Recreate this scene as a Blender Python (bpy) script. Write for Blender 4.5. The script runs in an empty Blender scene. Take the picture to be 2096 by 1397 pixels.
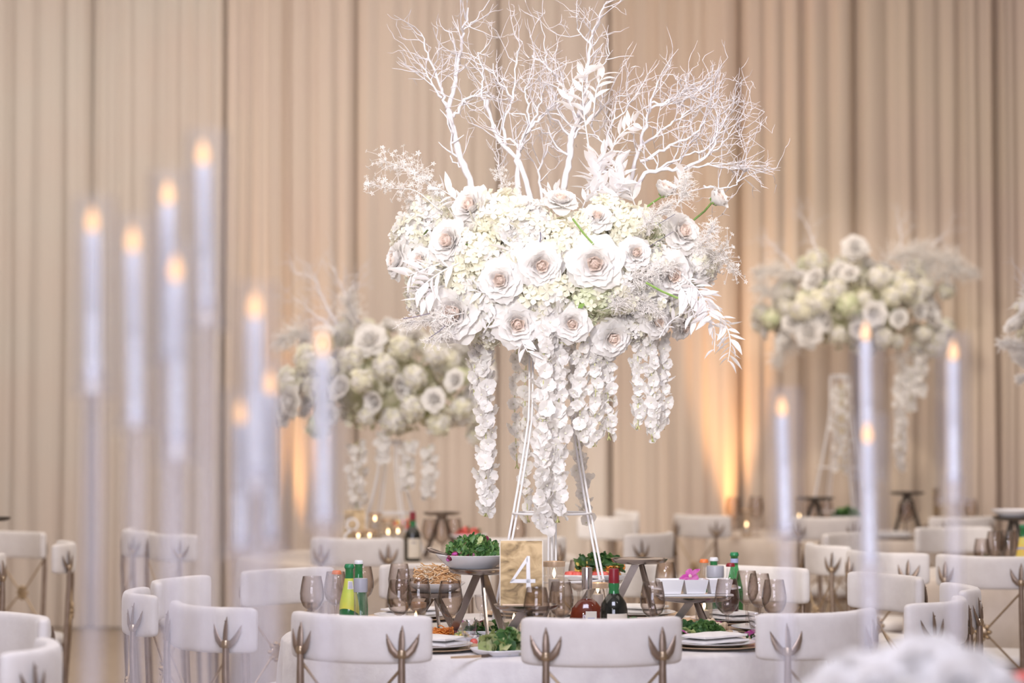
import bpy, math, random
from mathutils import Vector, Matrix, noise
random.seed(7)
PI = math.pi
sc = bpy.context.scene
COL = sc.collection

# ------------------------------------------------------------------ camera, world, lights, exposure
CAMZ, FPX, HOR = 1.44, 4949.0, 872.0
PITCH = math.atan((HOR - 698.5) / FPX)
cam_d = bpy.data.cameras.new('camera'); cam = bpy.data.objects.new('camera', cam_d); COL.objects.link(cam)
cam.location = (0, 0, CAMZ); cam.rotation_euler = (PI / 2 + PITCH, 0, 0)
cam_d.lens = 85.0; cam_d.sensor_width = 36.0; cam_d.clip_end = 100
cam_d.dof.use_dof = True; cam_d.dof.focus_distance = 7.95; cam_d.dof.aperture_fstop = 2.0
sc.camera = cam

world = bpy.data.worlds.new('world'); sc.world = world; world.use_nodes = True
world.node_tree.nodes['Background'].inputs[0].default_value = (1.0, 0.86, 0.74, 1)
world.node_tree.nodes['Background'].inputs[1].default_value = 0.05

def aim(o, target):
    o.rotation_euler = (Vector(target) - o.location).to_track_quat('-Z', 'Y').to_euler()

def area(name, loc, target, sx, sy, power, color):
    d = bpy.data.lights.new(name, 'AREA'); d.shape = 'RECTANGLE'; d.size = sx; d.size_y = sy
    d.energy = power; d.color = color
    o = bpy.data.objects.new(name, d); COL.objects.link(o); o.location = loc; aim(o, target); return o

def spot(name, loc, target, power, color, angle, blend=0.6, radius=0.12):
    d = bpy.data.lights.new(name, 'SPOT'); d.energy = power; d.color = color
    d.spot_size = math.radians(angle); d.spot_blend = blend; d.shadow_soft_size = radius
    o = bpy.data.objects.new(name, d); COL.objects.link(o); o.location = loc; aim(o, target); return o

area('ceiling_wash_light', (-1.0, 10.5, 5.1), (-1.0, 10.6, 0), 11, 9, 360, (1.0, 0.89, 0.79))
area('drape_wash_light', (-1.0, 13.9, 5.1), (-0.6, 17.3, 2.2), 8.5, 0.8, 148, (1.0, 0.88, 0.77))
area('stage_lilac_light', (-0.6, -3.6, 2.3), (0.0, 6.0, 1.3), 4.5, 2.6, 340, (0.80, 0.82, 1.0))
area('ceiling_lilac_panel', (-0.2, 3.0, 4.7), (0.1, 6.8, 0.7), 2.6, 1.8, 200, (0.80, 0.81, 1.0))  # added unseen lilac lamp overhead, lifts the near chairs
spot('centrepiece_pin_spot', (-1.6, 0.6, 3.2), (0.16, 8.1, 2.0), 1850, (1.0, 0.955, 0.92), 18, 0.7, 0.25)
spot('centrepiece_side_spot', (2.6, 4.2, 4.8), (0.16, 8.1, 1.9), 330, (1.0, 0.95, 0.90), 26, 0.7, 0.25)
spot('left_pin_spot', (-1.6, 6.6, 4.2), (-0.6, 12.9, 1.8), 800, (1.0, 0.94, 0.85), 18, 0.7, 0.2)
spot('right_pin_spot', (1.4, 8.6, 4.4), (2.25, 15.5, 2.3), 680, (1.0, 0.90, 0.76), 17, 0.7, 0.2)

sc.view_settings.view_transform = 'Standard'
try: sc.view_settings.look = 'None'
except Exception: pass
sc.view_settings.gamma = 1.0
sc.view_settings.use_curve_mapping = False
sc.view_settings.exposure = 0.0
sc.cycles.caustics_reflective = False
sc.cycles.caustics_refractive = False
sc.cycles.max_bounces = 6
sc.cycles.diffuse_bounces = 3
sc.cycles.glossy_bounces = 2
sc.cycles.transparent_max_bounces = 48
sc.cycles.sample_clamp_indirect = 4.0
sc.cycles.adaptive_threshold = 0.03
sc.cycles.use_light_tree = False

# ------------------------------------------------------------------ photograph geometry -> world points
CT, ST = math.cos(PITCH), math.sin(PITCH)
def W(px, py, Y):
    u = (px - 1048.0) / FPX; v = (698.5 - py) / FPX
    t = Y / (CT - v * ST)
    return Vector((u * t, Y, CAMZ + t * (ST + v * CT)))
def X(px, Y):
    return (px - 1048.0) / FPX * Y

# ------------------------------------------------------------------ materials
MATS = {}
def nt(name):
    m = bpy.data.materials.new(name); m.use_nodes = True
    n = m.node_tree.nodes; n.clear()
    return m, n, m.node_tree.links
def lnk(l, a, b): l.new(a, b)

def principled(name, col, rough=0.5, metal=0.0, spec=0.5, noise_s=None, noise_c=None, bump=None, sheen=0.0, trans=None, sss=None):
    m, n, l = nt(name)
    out = n.new('ShaderNodeOutputMaterial'); b = n.new('ShaderNodeBsdfPrincipled')
    b.inputs['Base Color'].default_value = (*col, 1); b.inputs['Roughness'].default_value = rough
    b.inputs['Metallic'].default_value = metal; b.inputs['Specular IOR Level'].default_value = spec
    if sheen: b.inputs['Sheen Weight'].default_value = sheen; b.inputs['Sheen Roughness'].default_value = 0.4
    if sss: b.inputs['Subsurface Weight'].default_value = sss; b.inputs['Subsurface Radius'].default_value = (0.02, 0.015, 0.012)
    tc = n.new('ShaderNodeTexCoord')
    if noise_s:
        t = n.new('ShaderNodeTexNoise'); t.inputs['Scale'].default_value = noise_s; t.inputs['Detail'].default_value = 4
        lnk(l, tc.outputs['Object'], t.inputs['Vector'])
        mx = n.new('ShaderNodeMix'); mx.data_type = 'RGBA'
        mx.inputs[6].default_value = (*col, 1); mx.inputs[7].default_value = (*noise_c, 1)
        r = n.new('ShaderNodeMapRange'); r.inputs[1].default_value = 0.35; r.inputs[2].default_value = 0.68
        lnk(l, t.outputs['Fac'], r.inputs[0]); lnk(l, r.outputs[0], mx.inputs[0]); lnk(l, mx.outputs[2], b.inputs['Base Color'])
    if bump:
        t2 = n.new('ShaderNodeTexNoise'); t2.inputs['Scale'].default_value = bump[0]; t2.inputs['Detail'].default_value = 5
        lnk(l, tc.outputs['Object'], t2.inputs['Vector'])
        bp = n.new('ShaderNodeBump'); bp.inputs['Strength'].default_value = bump[1]; bp.inputs['Distance'].default_value = bump[2]
        lnk(l, t2.outputs['Fac'], bp.inputs['Height']); lnk(l, bp.outputs[0], b.inputs['Normal'])
    last = b.outputs[0]
    if trans:
        tr = n.new('ShaderNodeBsdfTranslucent'); tr.inputs[0].default_value = (*[min(1, c * 1.02) for c in col], 1)
        ms = n.new('ShaderNodeMixShader'); ms.inputs[0].default_value = trans
        lnk(l, last, ms.inputs[1]); lnk(l, tr.outputs[0], ms.inputs[2]); last = ms.outputs[0]
    lnk(l, last, out.inputs[0]); MATS[name] = m; return m

def glass(name, tint, haze=0.0, haze_col=(0.9, 0.9, 1.0), refl=1.0, rough=0.02, edge=None):
    """thin clear wall: tinted see-through plus Fresnel reflection, with a little surface haze"""
    m, n, l = nt(name)
    out = n.new('ShaderNodeOutputMaterial'); t = n.new('ShaderNodeBsdfTransparent'); t.inputs[0].default_value = (*tint, 1)
    if edge:                                                       # longer path through the wall near the rim: deeper tint
        lw = n.new('ShaderNodeLayerWeight'); lw.inputs[0].default_value = 0.5
        p2 = n.new('ShaderNodeMath'); p2.operation = 'POWER'; p2.inputs[1].default_value = 1.6; lnk(l, lw.outputs['Facing'], p2.inputs[0])
        mc = n.new('ShaderNodeMix'); mc.data_type = 'RGBA'; mc.inputs[6].default_value = (*tint, 1); mc.inputs[7].default_value = (*edge, 1)
        lnk(l, p2.outputs[0], mc.inputs[0]); lnk(l, mc.outputs[2], t.inputs[0])
    g = n.new('ShaderNodeBsdfGlossy'); g.inputs['Roughness'].default_value = rough
    fr = n.new('ShaderNodeLayerWeight'); fr.inputs[0].default_value = 0.5          # 0 face-on, 1 at grazing
    pw = n.new('ShaderNodeMath'); pw.operation = 'POWER'; pw.inputs[1].default_value = 4.0; lnk(l, fr.outputs['Facing'], pw.inputs[0])
    mu = n.new('ShaderNodeMath'); mu.operation = 'MULTIPLY_ADD'; mu.inputs[1].default_value = 0.75 * refl; mu.inputs[2].default_value = 0.035 * refl; mu.use_clamp = True
    lnk(l, pw.outputs[0], mu.inputs[0])
    ms = n.new('ShaderNodeMixShader'); lnk(l, mu.outputs[0], ms.inputs[0]); lnk(l, t.outputs[0], ms.inputs[1]); lnk(l, g.outputs[0], ms.inputs[2])
    last = ms.outputs[0]
    if haze:
        d = n.new('ShaderNodeBsdfDiffuse'); d.inputs[0].default_value = (*haze_col, 1)
        m2 = n.new('ShaderNodeMixShader'); m2.inputs[0].default_value = haze
        lnk(l, last, m2.inputs[1]); lnk(l, d.outputs[0], m2.inputs[2]); last = m2.outputs[0]
    lnk(l, last, out.inputs[0]); MATS[name] = m; return m

def emit(name, col, s):
    m, n, l = nt(name)
    out = n.new('ShaderNodeOutputMaterial'); e = n.new('ShaderNodeEmission')
    e.inputs[0].default_value = (*col, 1); e.inputs[1].default_value = s
    lnk(l, e.outputs[0], out.inputs[0])
    try: m.cycles.emission_sampling = 'NONE'
    except Exception: pass
    MATS[name] = m; return m

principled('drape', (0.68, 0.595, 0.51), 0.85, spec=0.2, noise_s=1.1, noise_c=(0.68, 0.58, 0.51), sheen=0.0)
principled('drape_grey', (0.66, 0.605, 0.54), 0.85, spec=0.2, noise_s=1.3, noise_c=(0.67, 0.585, 0.515), sheen=0.0)  # greyer copy of the drape cloth, brighter light at left painted in
principled('drape_tan', (0.64, 0.535, 0.43), 0.85, spec=0.2, noise_s=1.2, noise_c=(0.64, 0.52, 0.435), sheen=0.0)  # darker, warmer copy of the drape cloth, amber light at right painted in
principled('wall_paint', (0.62, 0.55, 0.48), 0.8, noise_s=3, noise_c=(0.58, 0.51, 0.44))
principled('ceiling_paint', (0.72, 0.68, 0.62), 0.85, noise_s=2, noise_c=(0.68, 0.64, 0.58))
principled('carpet', (0.37, 0.30, 0.24), 0.95, noise_s=9, noise_c=(0.43, 0.355, 0.29), bump=(180, 0.5, 0.004))
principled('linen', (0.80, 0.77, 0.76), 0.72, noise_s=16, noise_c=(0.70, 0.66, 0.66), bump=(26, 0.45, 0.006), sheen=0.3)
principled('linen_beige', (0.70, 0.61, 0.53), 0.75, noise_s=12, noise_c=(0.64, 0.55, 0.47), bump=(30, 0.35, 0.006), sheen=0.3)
principled('upholstery', (0.80, 0.755, 0.72), 0.85, noise_s=22, noise_c=(0.75, 0.70, 0.665), bump=(110, 0.18, 0.003), sheen=0.35)
principled('bronze', (0.36, 0.275, 0.215), 0.38, metal=0.7, noise_s=30, noise_c=(0.29, 0.215, 0.165))
principled('bronze_bright', (0.50, 0.38, 0.26), 0.28, metal=0.8, noise_s=60, noise_c=(0.40, 0.30, 0.19))
principled('gold_rim', (0.80, 0.60, 0.42), 0.3, metal=0.5, noise_s=40, noise_c=(0.72, 0.52, 0.34))
principled('steel', (0.36, 0.31, 0.28), 0.2, metal=0.9, noise_s=8, noise_c=(0.30, 0.25, 0.225))
principled('dark_tray', (0.06, 0.05, 0.045), 0.35, noise_s=20, noise_c=(0.09, 0.075, 0.06))
principled('white_rod', (0.86, 0.84, 0.84), 0.45, noise_s=40, noise_c=(0.82, 0.79, 0.79))
principled('porcelain', (0.86, 0.85, 0.87), 0.16, noise_s=8, noise_c=(0.83, 0.82, 0.85))
principled('napkin', (0.88, 0.86, 0.85), 0.8, noise_s=30, noise_c=(0.82, 0.79, 0.78), bump=(200, 0.2, 0.002))
principled('petal_white', (0.93, 0.91, 0.89), 0.6, spec=0.3, noise_s=40, noise_c=(0.93, 0.89, 0.86), trans=0.5)
principled('petal_blush', (0.98, 0.89, 0.82), 0.6, spec=0.3, noise_s=60, noise_c=(0.97, 0.81, 0.74), trans=0.55)
principled('petal_cream', (0.92, 0.89, 0.77), 0.6, spec=0.3, noise_s=45, noise_c=(0.88, 0.85, 0.66), trans=0.42)
principled('petal_lime', (0.80, 0.84, 0.58), 0.6, spec=0.3, noise_s=45, noise_c=(0.86, 0.87, 0.70), trans=0.42)
principled('leaf_white', (0.96, 0.94, 0.94), 0.55, noise_s=50, noise_c=(0.93, 0.90, 0.89), trans=0.48)
principled('plume_white', (0.97, 0.94, 0.91), 0.7, noise_s=50, noise_c=(0.94, 0.90, 0.86), trans=0.5)
principled('branch_white', (0.76, 0.72, 0.73), 0.6, noise_s=35, noise_c=(0.68, 0.63, 0.62))
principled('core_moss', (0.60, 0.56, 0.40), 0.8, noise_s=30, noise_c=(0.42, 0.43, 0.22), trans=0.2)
principled('stem_green', (0.17, 0.30, 0.06), 0.5, noise_s=60, noise_c=(0.24, 0.34, 0.10))
principled('stem_pale', (0.50, 0.52, 0.20), 0.5, noise_s=60, noise_c=(0.60, 0.58, 0.28))
principled('wax', (0.86, 0.86, 0.90), 0.5, noise_s=20, noise_c=(0.77, 0.76, 0.80), sss=0.15)
principled('salad_green', (0.09, 0.20, 0.05), 0.45, noise_s=40, noise_c=(0.18, 0.32, 0.10), trans=0.2)
principled('salad_dark', (0.035, 0.10, 0.03), 0.45, noise_s=40, noise_c=(0.07, 0.18, 0.05), trans=0.15)
principled('lettuce', (0.40, 0.48, 0.17), 0.45, noise_s=40, noise_c=(0.60, 0.62, 0.34), trans=0.2)
principled('beet', (0.16, 0.015, 0.035), 0.35, noise_s=40, noise_c=(0.24, 0.03, 0.08))
principled('purple', (0.55, 0.05, 0.38), 0.45, noise_s=60, noise_c=(0.72, 0.22, 0.55), trans=0.2)
principled('noodle', (0.72, 0.46, 0.24), 0.45, noise_s=50, noise_c=(0.60, 0.33, 0.14))
principled('carrot', (0.85, 0.26, 0.04), 0.45, noise_s=50, noise_c=(0.92, 0.38, 0.08))
principled('tomato', (0.72, 0.07, 0.06), 0.28, noise_s=40, noise_c=(0.85, 0.20, 0.16))
principled('pepper_yellow', (0.85, 0.62, 0.10), 0.4, noise_s=40, noise_c=(0.90, 0.74, 0.30))
principled('hummus', (0.76, 0.63, 0.47), 0.6, noise_s=50, noise_c=(0.66, 0.50, 0.34))
principled('chrome', (0.80, 0.77, 0.80), 0.16, metal=0.95, noise_s=10, noise_c=(0.72, 0.69, 0.72))
principled('capsule_red', (0.22, 0.012, 0.022), 0.35, noise_s=30, noise_c=(0.28, 0.02, 0.03))
principled('sign_white', (0.95, 0.94, 0.94), 0.5, noise_s=10, noise_c=(0.92, 0.91, 0.91))
principled('cap_orange', (0.85, 0.22, 0.06), 0.4, noise_s=30, noise_c=(0.75, 0.18, 0.05))
principled('cap_green', (0.02, 0.20, 0.08), 0.35, noise_s=30, noise_c=(0.03, 0.26, 0.10))
principled('cap_white', (0.80, 0.80, 0.82), 0.4, noise_s=30, noise_c=(0.7, 0.7, 0.75))
principled('label_yellow', (0.74, 0.70, 0.10), 0.5, noise_s=14, noise_c=(0.46, 0.62, 0.10))
principled('label_orange', (0.85, 0.55, 0.10), 0.5, noise_s=20, noise_c=(0.75, 0.68, 0.15))
principled('label_cream', (0.82, 0.76, 0.65), 0.6, noise_s=30, noise_c=(0.78, 0.71, 0.60))
principled('label_ink', (0.10, 0.09, 0.14), 0.6, noise_s=50, noise_c=(0.16, 0.13, 0.18))
principled('label_blue', (0.35, 0.38, 0.60), 0.6, noise_s=50, noise_c=(0.42, 0.45, 0.66))
principled('grey_lid', (0.42, 0.42, 0.47), 0.4, noise_s=10, noise_c=(0.38, 0.38, 0.43))
principled('dark_liquor', (0.012, 0.014, 0.012), 0.08, spec=0.8, noise_s=10, noise_c=(0.02, 0.022, 0.015))
principled('amber_liquor', (0.085, 0.012, 0.010), 0.08, spec=0.8, noise_s=18, noise_c=(0.17, 0.03, 0.010))
principled('green_bottle', (0.015, 0.14, 0.04), 0.07, spec=0.8, noise_s=10, noise_c=(0.03, 0.22, 0.07))
principled('cola', (0.05, 0.015, 0.012), 0.1, noise_s=10, noise_c=(0.07, 0.02, 0.015))
glass('clear_glass', (0.985, 0.98, 0.985), haze=0.008, refl=0.9, edge=(0.80, 0.78, 0.78))
glass('chimney_glass', (0.995, 0.995, 0.995), haze=0.03, haze_col=(0.96, 0.94, 1.0), refl=0.8)  # diffuse haze paints in the milky veil of blurred reflections
glass('stem_glass', (0.985, 0.98, 0.99), haze=0.16, haze_col=(0.96, 0.93, 0.97), refl=1.0, rough=0.06)
glass('smoke_glass', (0.93, 0.905, 0.89), haze=0.0, refl=1.1, edge=(0.52, 0.45, 0.41))
glass('votive_glass', (0.95, 0.92, 0.88), haze=0.04, haze_col=(1.0, 0.9, 0.8), refl=1.0)
glass('green_glass', (0.30, 0.62, 0.38), haze=0.02, haze_col=(0.05, 0.3, 0.1), refl=1.0)
emit('flame_core', (1.0, 0.58, 0.32), 2.0)
emit('tealight_flame', (1.0, 0.74, 0.42), 9.0)

def sign_mat():
    m, n, l = nt('gold_mirror')
    out = n.new('ShaderNodeOutputMaterial'); b = n.new('ShaderNodeBsdfPrincipled')
    b.inputs['Metallic'].default_value = 0.4; b.inputs['Roughness'].default_value = 0.3
    tc = n.new('ShaderNodeTexCoord'); t = n.new('ShaderNodeTexNoise'); t.inputs['Scale'].default_value = 14; t.inputs['Detail'].default_value = 6
    t.inputs['Distortion'].default_value = 1.4
    mp = n.new('ShaderNodeMapping'); mp.inputs['Scale'].default_value = (1.0, 1.0, 1.6)
    lnk(l, tc.outputs['Object'], mp.inputs[0]); lnk(l, mp.outputs[0], t.inputs['Vector'])
    r = n.new('ShaderNodeValToRGB'); e = r.color_ramp.elements  # marbled mirror reflections painted into the gold colour
    e[0].position = 0.30; e[0].color = (0.14, 0.09, 0.04, 1); e[1].position = 0.62; e[1].color = (0.56, 0.40, 0.21, 1)
    x = e.new(0.45); x.color = (0.38, 0.26, 0.12, 1)
    lnk(l, t.outputs['Fac'], r.inputs[0]); lnk(l, r.outputs[0], b.inputs['Base Color']); lnk(l, b.outputs[0], out.inputs[0])
    MATS['gold_mirror'] = m
sign_mat()

# ------------------------------------------------------------------ mesh building
class MB:
    def __init__(s): s.v = []; s.f = []; s.m = []
    def add(s, vs, fs, mi=0, mat=None):
        o = len(s.v)
        if mat is not None: vs = [mat @ Vector(p) for p in vs]
        s.v.extend(tuple(p) for p in vs)
        for f in fs: s.f.append(tuple(i + o for i in f)); s.m.append(mi)
    def tube(s, pts, rads, n=6, mi=0, caps=True, asp=1.0):
        pts = [Vector(p) for p in pts]
        if not hasattr(rads, '__len__'): rads = [rads] * len(pts)
        vs = []; fs = []; ref = None
        for i, p in enumerate(pts):
            t = (pts[min(i + 1, len(pts) - 1)] - pts[max(i - 1, 0)])
            if t.length < 1e-9: t = Vector((0, 0, 1))
            t.normalize()
            if ref is None:
                a = Vector((0, 1, 0)) if abs(t.y) < 0.9 else Vector((1, 0, 0))
                ref = (a - t * a.dot(t)).normalized()
            else:
                ref = ref - t * ref.dot(t)
                ref = ref.normalized() if ref.length > 1e-6 else t.orthogonal().normalized()
            b = t.cross(ref)
            for k in range(n):
                an = 2 * PI * k / n
                vs.append(p + (ref * math.cos(an) * asp + b * math.sin(an)) * rads[i])
        m = len(pts)
        for i in range(m - 1):
            for k in range(n):
                k2 = (k + 1) % n
                fs.append((i * n + k, i * n + k2, (i + 1) * n + k2, (i + 1) * n + k))
        if caps:
            fs.append(tuple(range(n - 1, -1, -1))); fs.append(tuple((m - 1) * n + k for k in range(n)))
        s.add(vs, fs, mi)
    def lathe(s, prof, n=24, mi=0, mat=None, sx=1.0, sy=1.0):
        vs = []; fs = []; rows = []
        for r, z in prof:
            if r < 1e-6:
                rows.append([len(vs)]); vs.append((0, 0, z))
            else:
                rows.append(list(range(len(vs), len(vs) + n)))
                vs += [(r * sx * math.cos(2 * PI * k / n), r * sy * math.sin(2 * PI * k / n), z) for k in range(n)]
        for a, b in zip(rows, rows[1:]):
            for k in range(n):
                k2 = (k + 1) % n
                if len(a) == 1 and len(b) == 1: continue
                if len(a) == 1: fs.append((a[0], b[k2], b[k]))
                elif len(b) == 1: fs.append((a[k], a[k2], b[0]))
                else: fs.append((a[k], a[k2], b[k2], b[k]))
        s.add(vs, fs, mi, mat)
    def box(s, c, d, mat=None, mi=0, ch=0.0):
        """box with chamfered edges"""
        hx, hy, hz = d[0] / 2, d[1] / 2, d[2] / 2
        if ch <= 0:
            vs = [(c[0] + x * hx, c[1] + y * hy, c[2] + z * hz) for x in (-1, 1) for y in (-1, 1) for z in (-1, 1)]
            s.add(vs, [(0, 1, 3, 2), (4, 6, 7, 5), (0, 4, 5, 1), (2, 3, 7, 6), (0, 2, 6, 4), (1, 5, 7, 3)], mi, mat); return
        ring = [(-hx + ch, -hy), (hx - ch, -hy), (hx, -hy + ch), (hx, hy - ch), (hx - ch, hy), (-hx + ch, hy), (-hx, hy - ch), (-hx, -hy + ch)]
        def inn(p): return (max(-hx + ch, min(hx - ch, p[0])), max(-hy + ch, min(hy - ch, p[1])))
        vs = []
        for z, f in ((-hz, inn), (-hz + ch, None), (hz - ch, None), (hz, inn)):
            for p in ring:
                q = f(p) if f else p
                vs.append((c[0] + q[0], c[1] + q[1], c[2] + z))
        fs = [tuple(range(7, -1, -1)), tuple(range(24, 32))]
        for i in range(3):
            for k in range(8):
                k2 = (k + 1) % 8; fs.append((i * 8 + k, i * 8 + k2, (i + 1) * 8 + k2, (i + 1) * 8 + k))
        s.add(vs, fs, mi, mat)
    def bar(s, a, b, w, t, mi=0, up=(0, 0, 1)):
        """flat bar from a to b"""
        a, b = Vector(a), Vector(b); d = (b - a); L = d.length; d.normalize()
        sd = d.cross(Vector(up)); sd = sd.normalized() if sd.length > 1e-5 else Vector((1, 0, 0))
        nn = sd.cross(d)
        M = Matrix((( sd.x, nn.x, d.x, a.x), (sd.y, nn.y, d.y, a.y), (sd.z, nn.z, d.z, a.z), (0, 0, 0, 1)))
        s.box((0, 0, L / 2), (w, t, L), M, mi)
    def mesh(s, name, mats, smooth=True, angle=50):
        me = bpy.data.meshes.new(name); me.from_pydata(s.v, [], s.f)
        for m in (mats if isinstance(mats, (list, tuple)) else [mats]): me.materials.append(MATS[m])
        if any(s.m): me.polygons.foreach_set('material_index', s.m)
        if smooth:
            me.polygons.foreach_set('use_smooth', [True] * len(me.polygons))
            if angle < 179: me.set_sharp_from_angle(angle=math.radians(angle))
        me.update(); return me
    def build(s, name, mats, parent=None, smooth=True, angle=50, loc=None):
        return obj(name, s.mesh(name, mats, smooth, angle), parent, loc)

def obj(name, me, parent=None, loc=None, rot=None, scale=None):
    o = bpy.data.objects.new(name, me); COL.objects.link(o)
    if parent is not None: o.parent = parent
    if loc is not None: o.location = loc
    if rot is not None:
        if hasattr(rot, 'w'): o.rotation_mode = 'QUATERNION'; o.rotation_quaternion = rot
        else: o.rotation_euler = rot
    if scale is not None: o.scale = (scale,) * 3 if not hasattr(scale, '__len__') else scale
    return o
def tag(o, label, cat, group=None, kind=None):
    o['label'] = label; o['category'] = cat
    if group: o['group'] = group
    if kind: o['kind'] = kind
    return o
def struct(o, label=None):
    o['kind'] = 'structure'
    if label: o['label'] = label
    return o
def thing(name, label, cat, loc=(0, 0, 0), rz=0.0, group=None):
    o = bpy.data.objects.new(name, None); COL.objects.link(o); o.empty_display_size = 0.05
    o.location = loc; o.rotation_euler = (0, 0, rz); tag(o, label, cat, group); return o
KIDS = {}
def dup(root, loc, rz=0.0, label=None, group=None, scale=None):
    r = root.copy(); COL.objects.link(r); r.location = loc; r.rotation_euler = (0, 0, rz)
    if label: r['label'] = label
    if group: r['group'] = group
    if scale: r.scale = (scale,) * 3
    key = root.name
    if key not in KIDS: KIDS[key] = [(c, list(c.children)) for c in root.children]
    for ch, gr in KIDS[key]:
        c = ch.copy(); COL.objects.link(c); c.parent = r
        for g in gr:
            d = g.copy(); COL.objects.link(d); d.parent = c
    return r
class Proto:
    """first use places the thing itself, later uses place copies of it and of its parts"""
    def __init__(s, root): s.root = root; s.used = False
    def put(s, loc, rz=0.0, label=None, group=None, scale=None):
        if s.used: return dup(s.root, loc, rz, label, group, scale)
        KIDS[s.root.name] = [(c, list(c.children)) for c in s.root.children]
        s.used = True; r = s.root; r.location = loc; r.rotation_euler = (0, 0, rz)
        if label: r['label'] = label
        if group: r['group'] = group
        if scale: r.scale = (scale,) * 3
        return r

# ------------------------------------------------------------------ room shell
def slab(name, c, d, mat, label):
    b = MB(); b.box(c, d); return struct(b.build(name, mat, smooth=False), label)
slab('floor', (0, 6.5, -0.05), (18, 23, 0.1), 'carpet', 'brown carpeted ballroom floor')
slab('ceiling', (0, 6.5, 5.25), (18, 23, 0.1), 'ceiling_paint', 'plain pale ballroom ceiling')
slab('wall_back', (0, 17.75, 2.6), (18, 0.1, 5.2), 'wall_paint', 'beige wall behind the drapes')
slab('wall_left', (-8.5, 6.5, 2.6), (0.1, 22.4, 5.2), 'wall_paint', 'beige side wall on the left')
slab('wall_right', (8.5, 6.5, 2.6), (0.1, 22.4, 5.2), 'wall_paint', 'beige side wall on the right')
slab('wall_front', (0, -4.7, 2.6), (17, 0.1, 5.2), 'wall_paint', 'beige wall behind the photographer')

# ------------------------------------------------------------------ drapes: pleated panels along the back wall
CRE = [-260, -215, -160, -120, -60, 18, 60, 120, 187, 215, 262, 310, 360, 395, 430, 457, 480, 505, 530, 550, 588, 640, 690, 727, 775, 825, 855, 885, 915, 935,
       975, 1020, 1052, 1085, 1110, 1145, 1200, 1250, 1275, 1300, 1350, 1385, 1420, 1450, 1517, 1565, 1605, 1645, 1700, 1755, 1820, 1880, 1930, 1965, 2010, 2045, 2085, 2130, 2190, 2250, 2300, 2360]
STRONG = {18: 1.5, 120: 1.3, 187: 1.4, 457: 2.2, 588: 1.8, 727: 1.8, 1020: 1.2, 1250: 1.4, 1517: 1.8, 1645: 1.9, 1755: 2.0, 1965: 1.6, 2045: 2.1}
EDGES = [-260, 187, 457, 727, 1020, 1250, 1517, 1755, 2045, 2360]
DY = 17.3
PANLAB = ['grey beige drape panel at the left end behind the leftmost tall candles', 'beige drape panel behind the two tallest candles on the left',
          'beige drape panel with narrow pleats right of the tallest left candle', 'beige drape panel behind the left background flowers',
          'beige drape panel behind the tallest white branches', 'tan drape panel behind the right half of the main flowers',
          'tan drape panel lit amber from below right of the main flowers', 'tan drape panel behind the right background flowers',
          'tan drape panel at the right end with a dark crease']
DMAT = ['drape_grey', 'drape_grey', 'drape', 'drape', 'drape', 'drape_tan', 'drape_tan', 'drape_tan', 'drape_tan']  # panel tones carry the change of light from left to right
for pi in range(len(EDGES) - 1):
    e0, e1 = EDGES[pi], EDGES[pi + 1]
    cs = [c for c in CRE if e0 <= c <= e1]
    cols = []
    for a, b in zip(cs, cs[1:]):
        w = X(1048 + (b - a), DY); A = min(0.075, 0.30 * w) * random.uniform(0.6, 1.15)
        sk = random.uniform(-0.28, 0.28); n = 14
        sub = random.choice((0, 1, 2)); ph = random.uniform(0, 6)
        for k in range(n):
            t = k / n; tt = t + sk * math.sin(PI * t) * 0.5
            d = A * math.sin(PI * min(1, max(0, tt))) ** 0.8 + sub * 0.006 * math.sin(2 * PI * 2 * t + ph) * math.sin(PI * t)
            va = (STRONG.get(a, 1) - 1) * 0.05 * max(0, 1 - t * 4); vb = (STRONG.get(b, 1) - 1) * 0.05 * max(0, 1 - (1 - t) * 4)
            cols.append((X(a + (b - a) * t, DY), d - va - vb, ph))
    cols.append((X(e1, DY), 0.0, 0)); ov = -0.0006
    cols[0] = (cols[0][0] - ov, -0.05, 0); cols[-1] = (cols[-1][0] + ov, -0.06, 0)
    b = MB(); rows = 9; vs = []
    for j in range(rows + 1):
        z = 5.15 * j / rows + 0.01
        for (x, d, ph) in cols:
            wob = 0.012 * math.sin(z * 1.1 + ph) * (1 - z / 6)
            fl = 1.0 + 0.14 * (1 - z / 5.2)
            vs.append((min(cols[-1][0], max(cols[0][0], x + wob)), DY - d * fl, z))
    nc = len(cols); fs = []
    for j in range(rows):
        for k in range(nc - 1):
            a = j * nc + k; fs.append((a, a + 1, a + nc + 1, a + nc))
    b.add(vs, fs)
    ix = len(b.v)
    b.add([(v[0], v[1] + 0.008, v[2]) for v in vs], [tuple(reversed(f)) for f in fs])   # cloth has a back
    tag(b.build('drape_panel', DMAT[pi], angle=180), PANLAB[pi], 'drape', 'pleated drape panels along the back wall')

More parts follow.
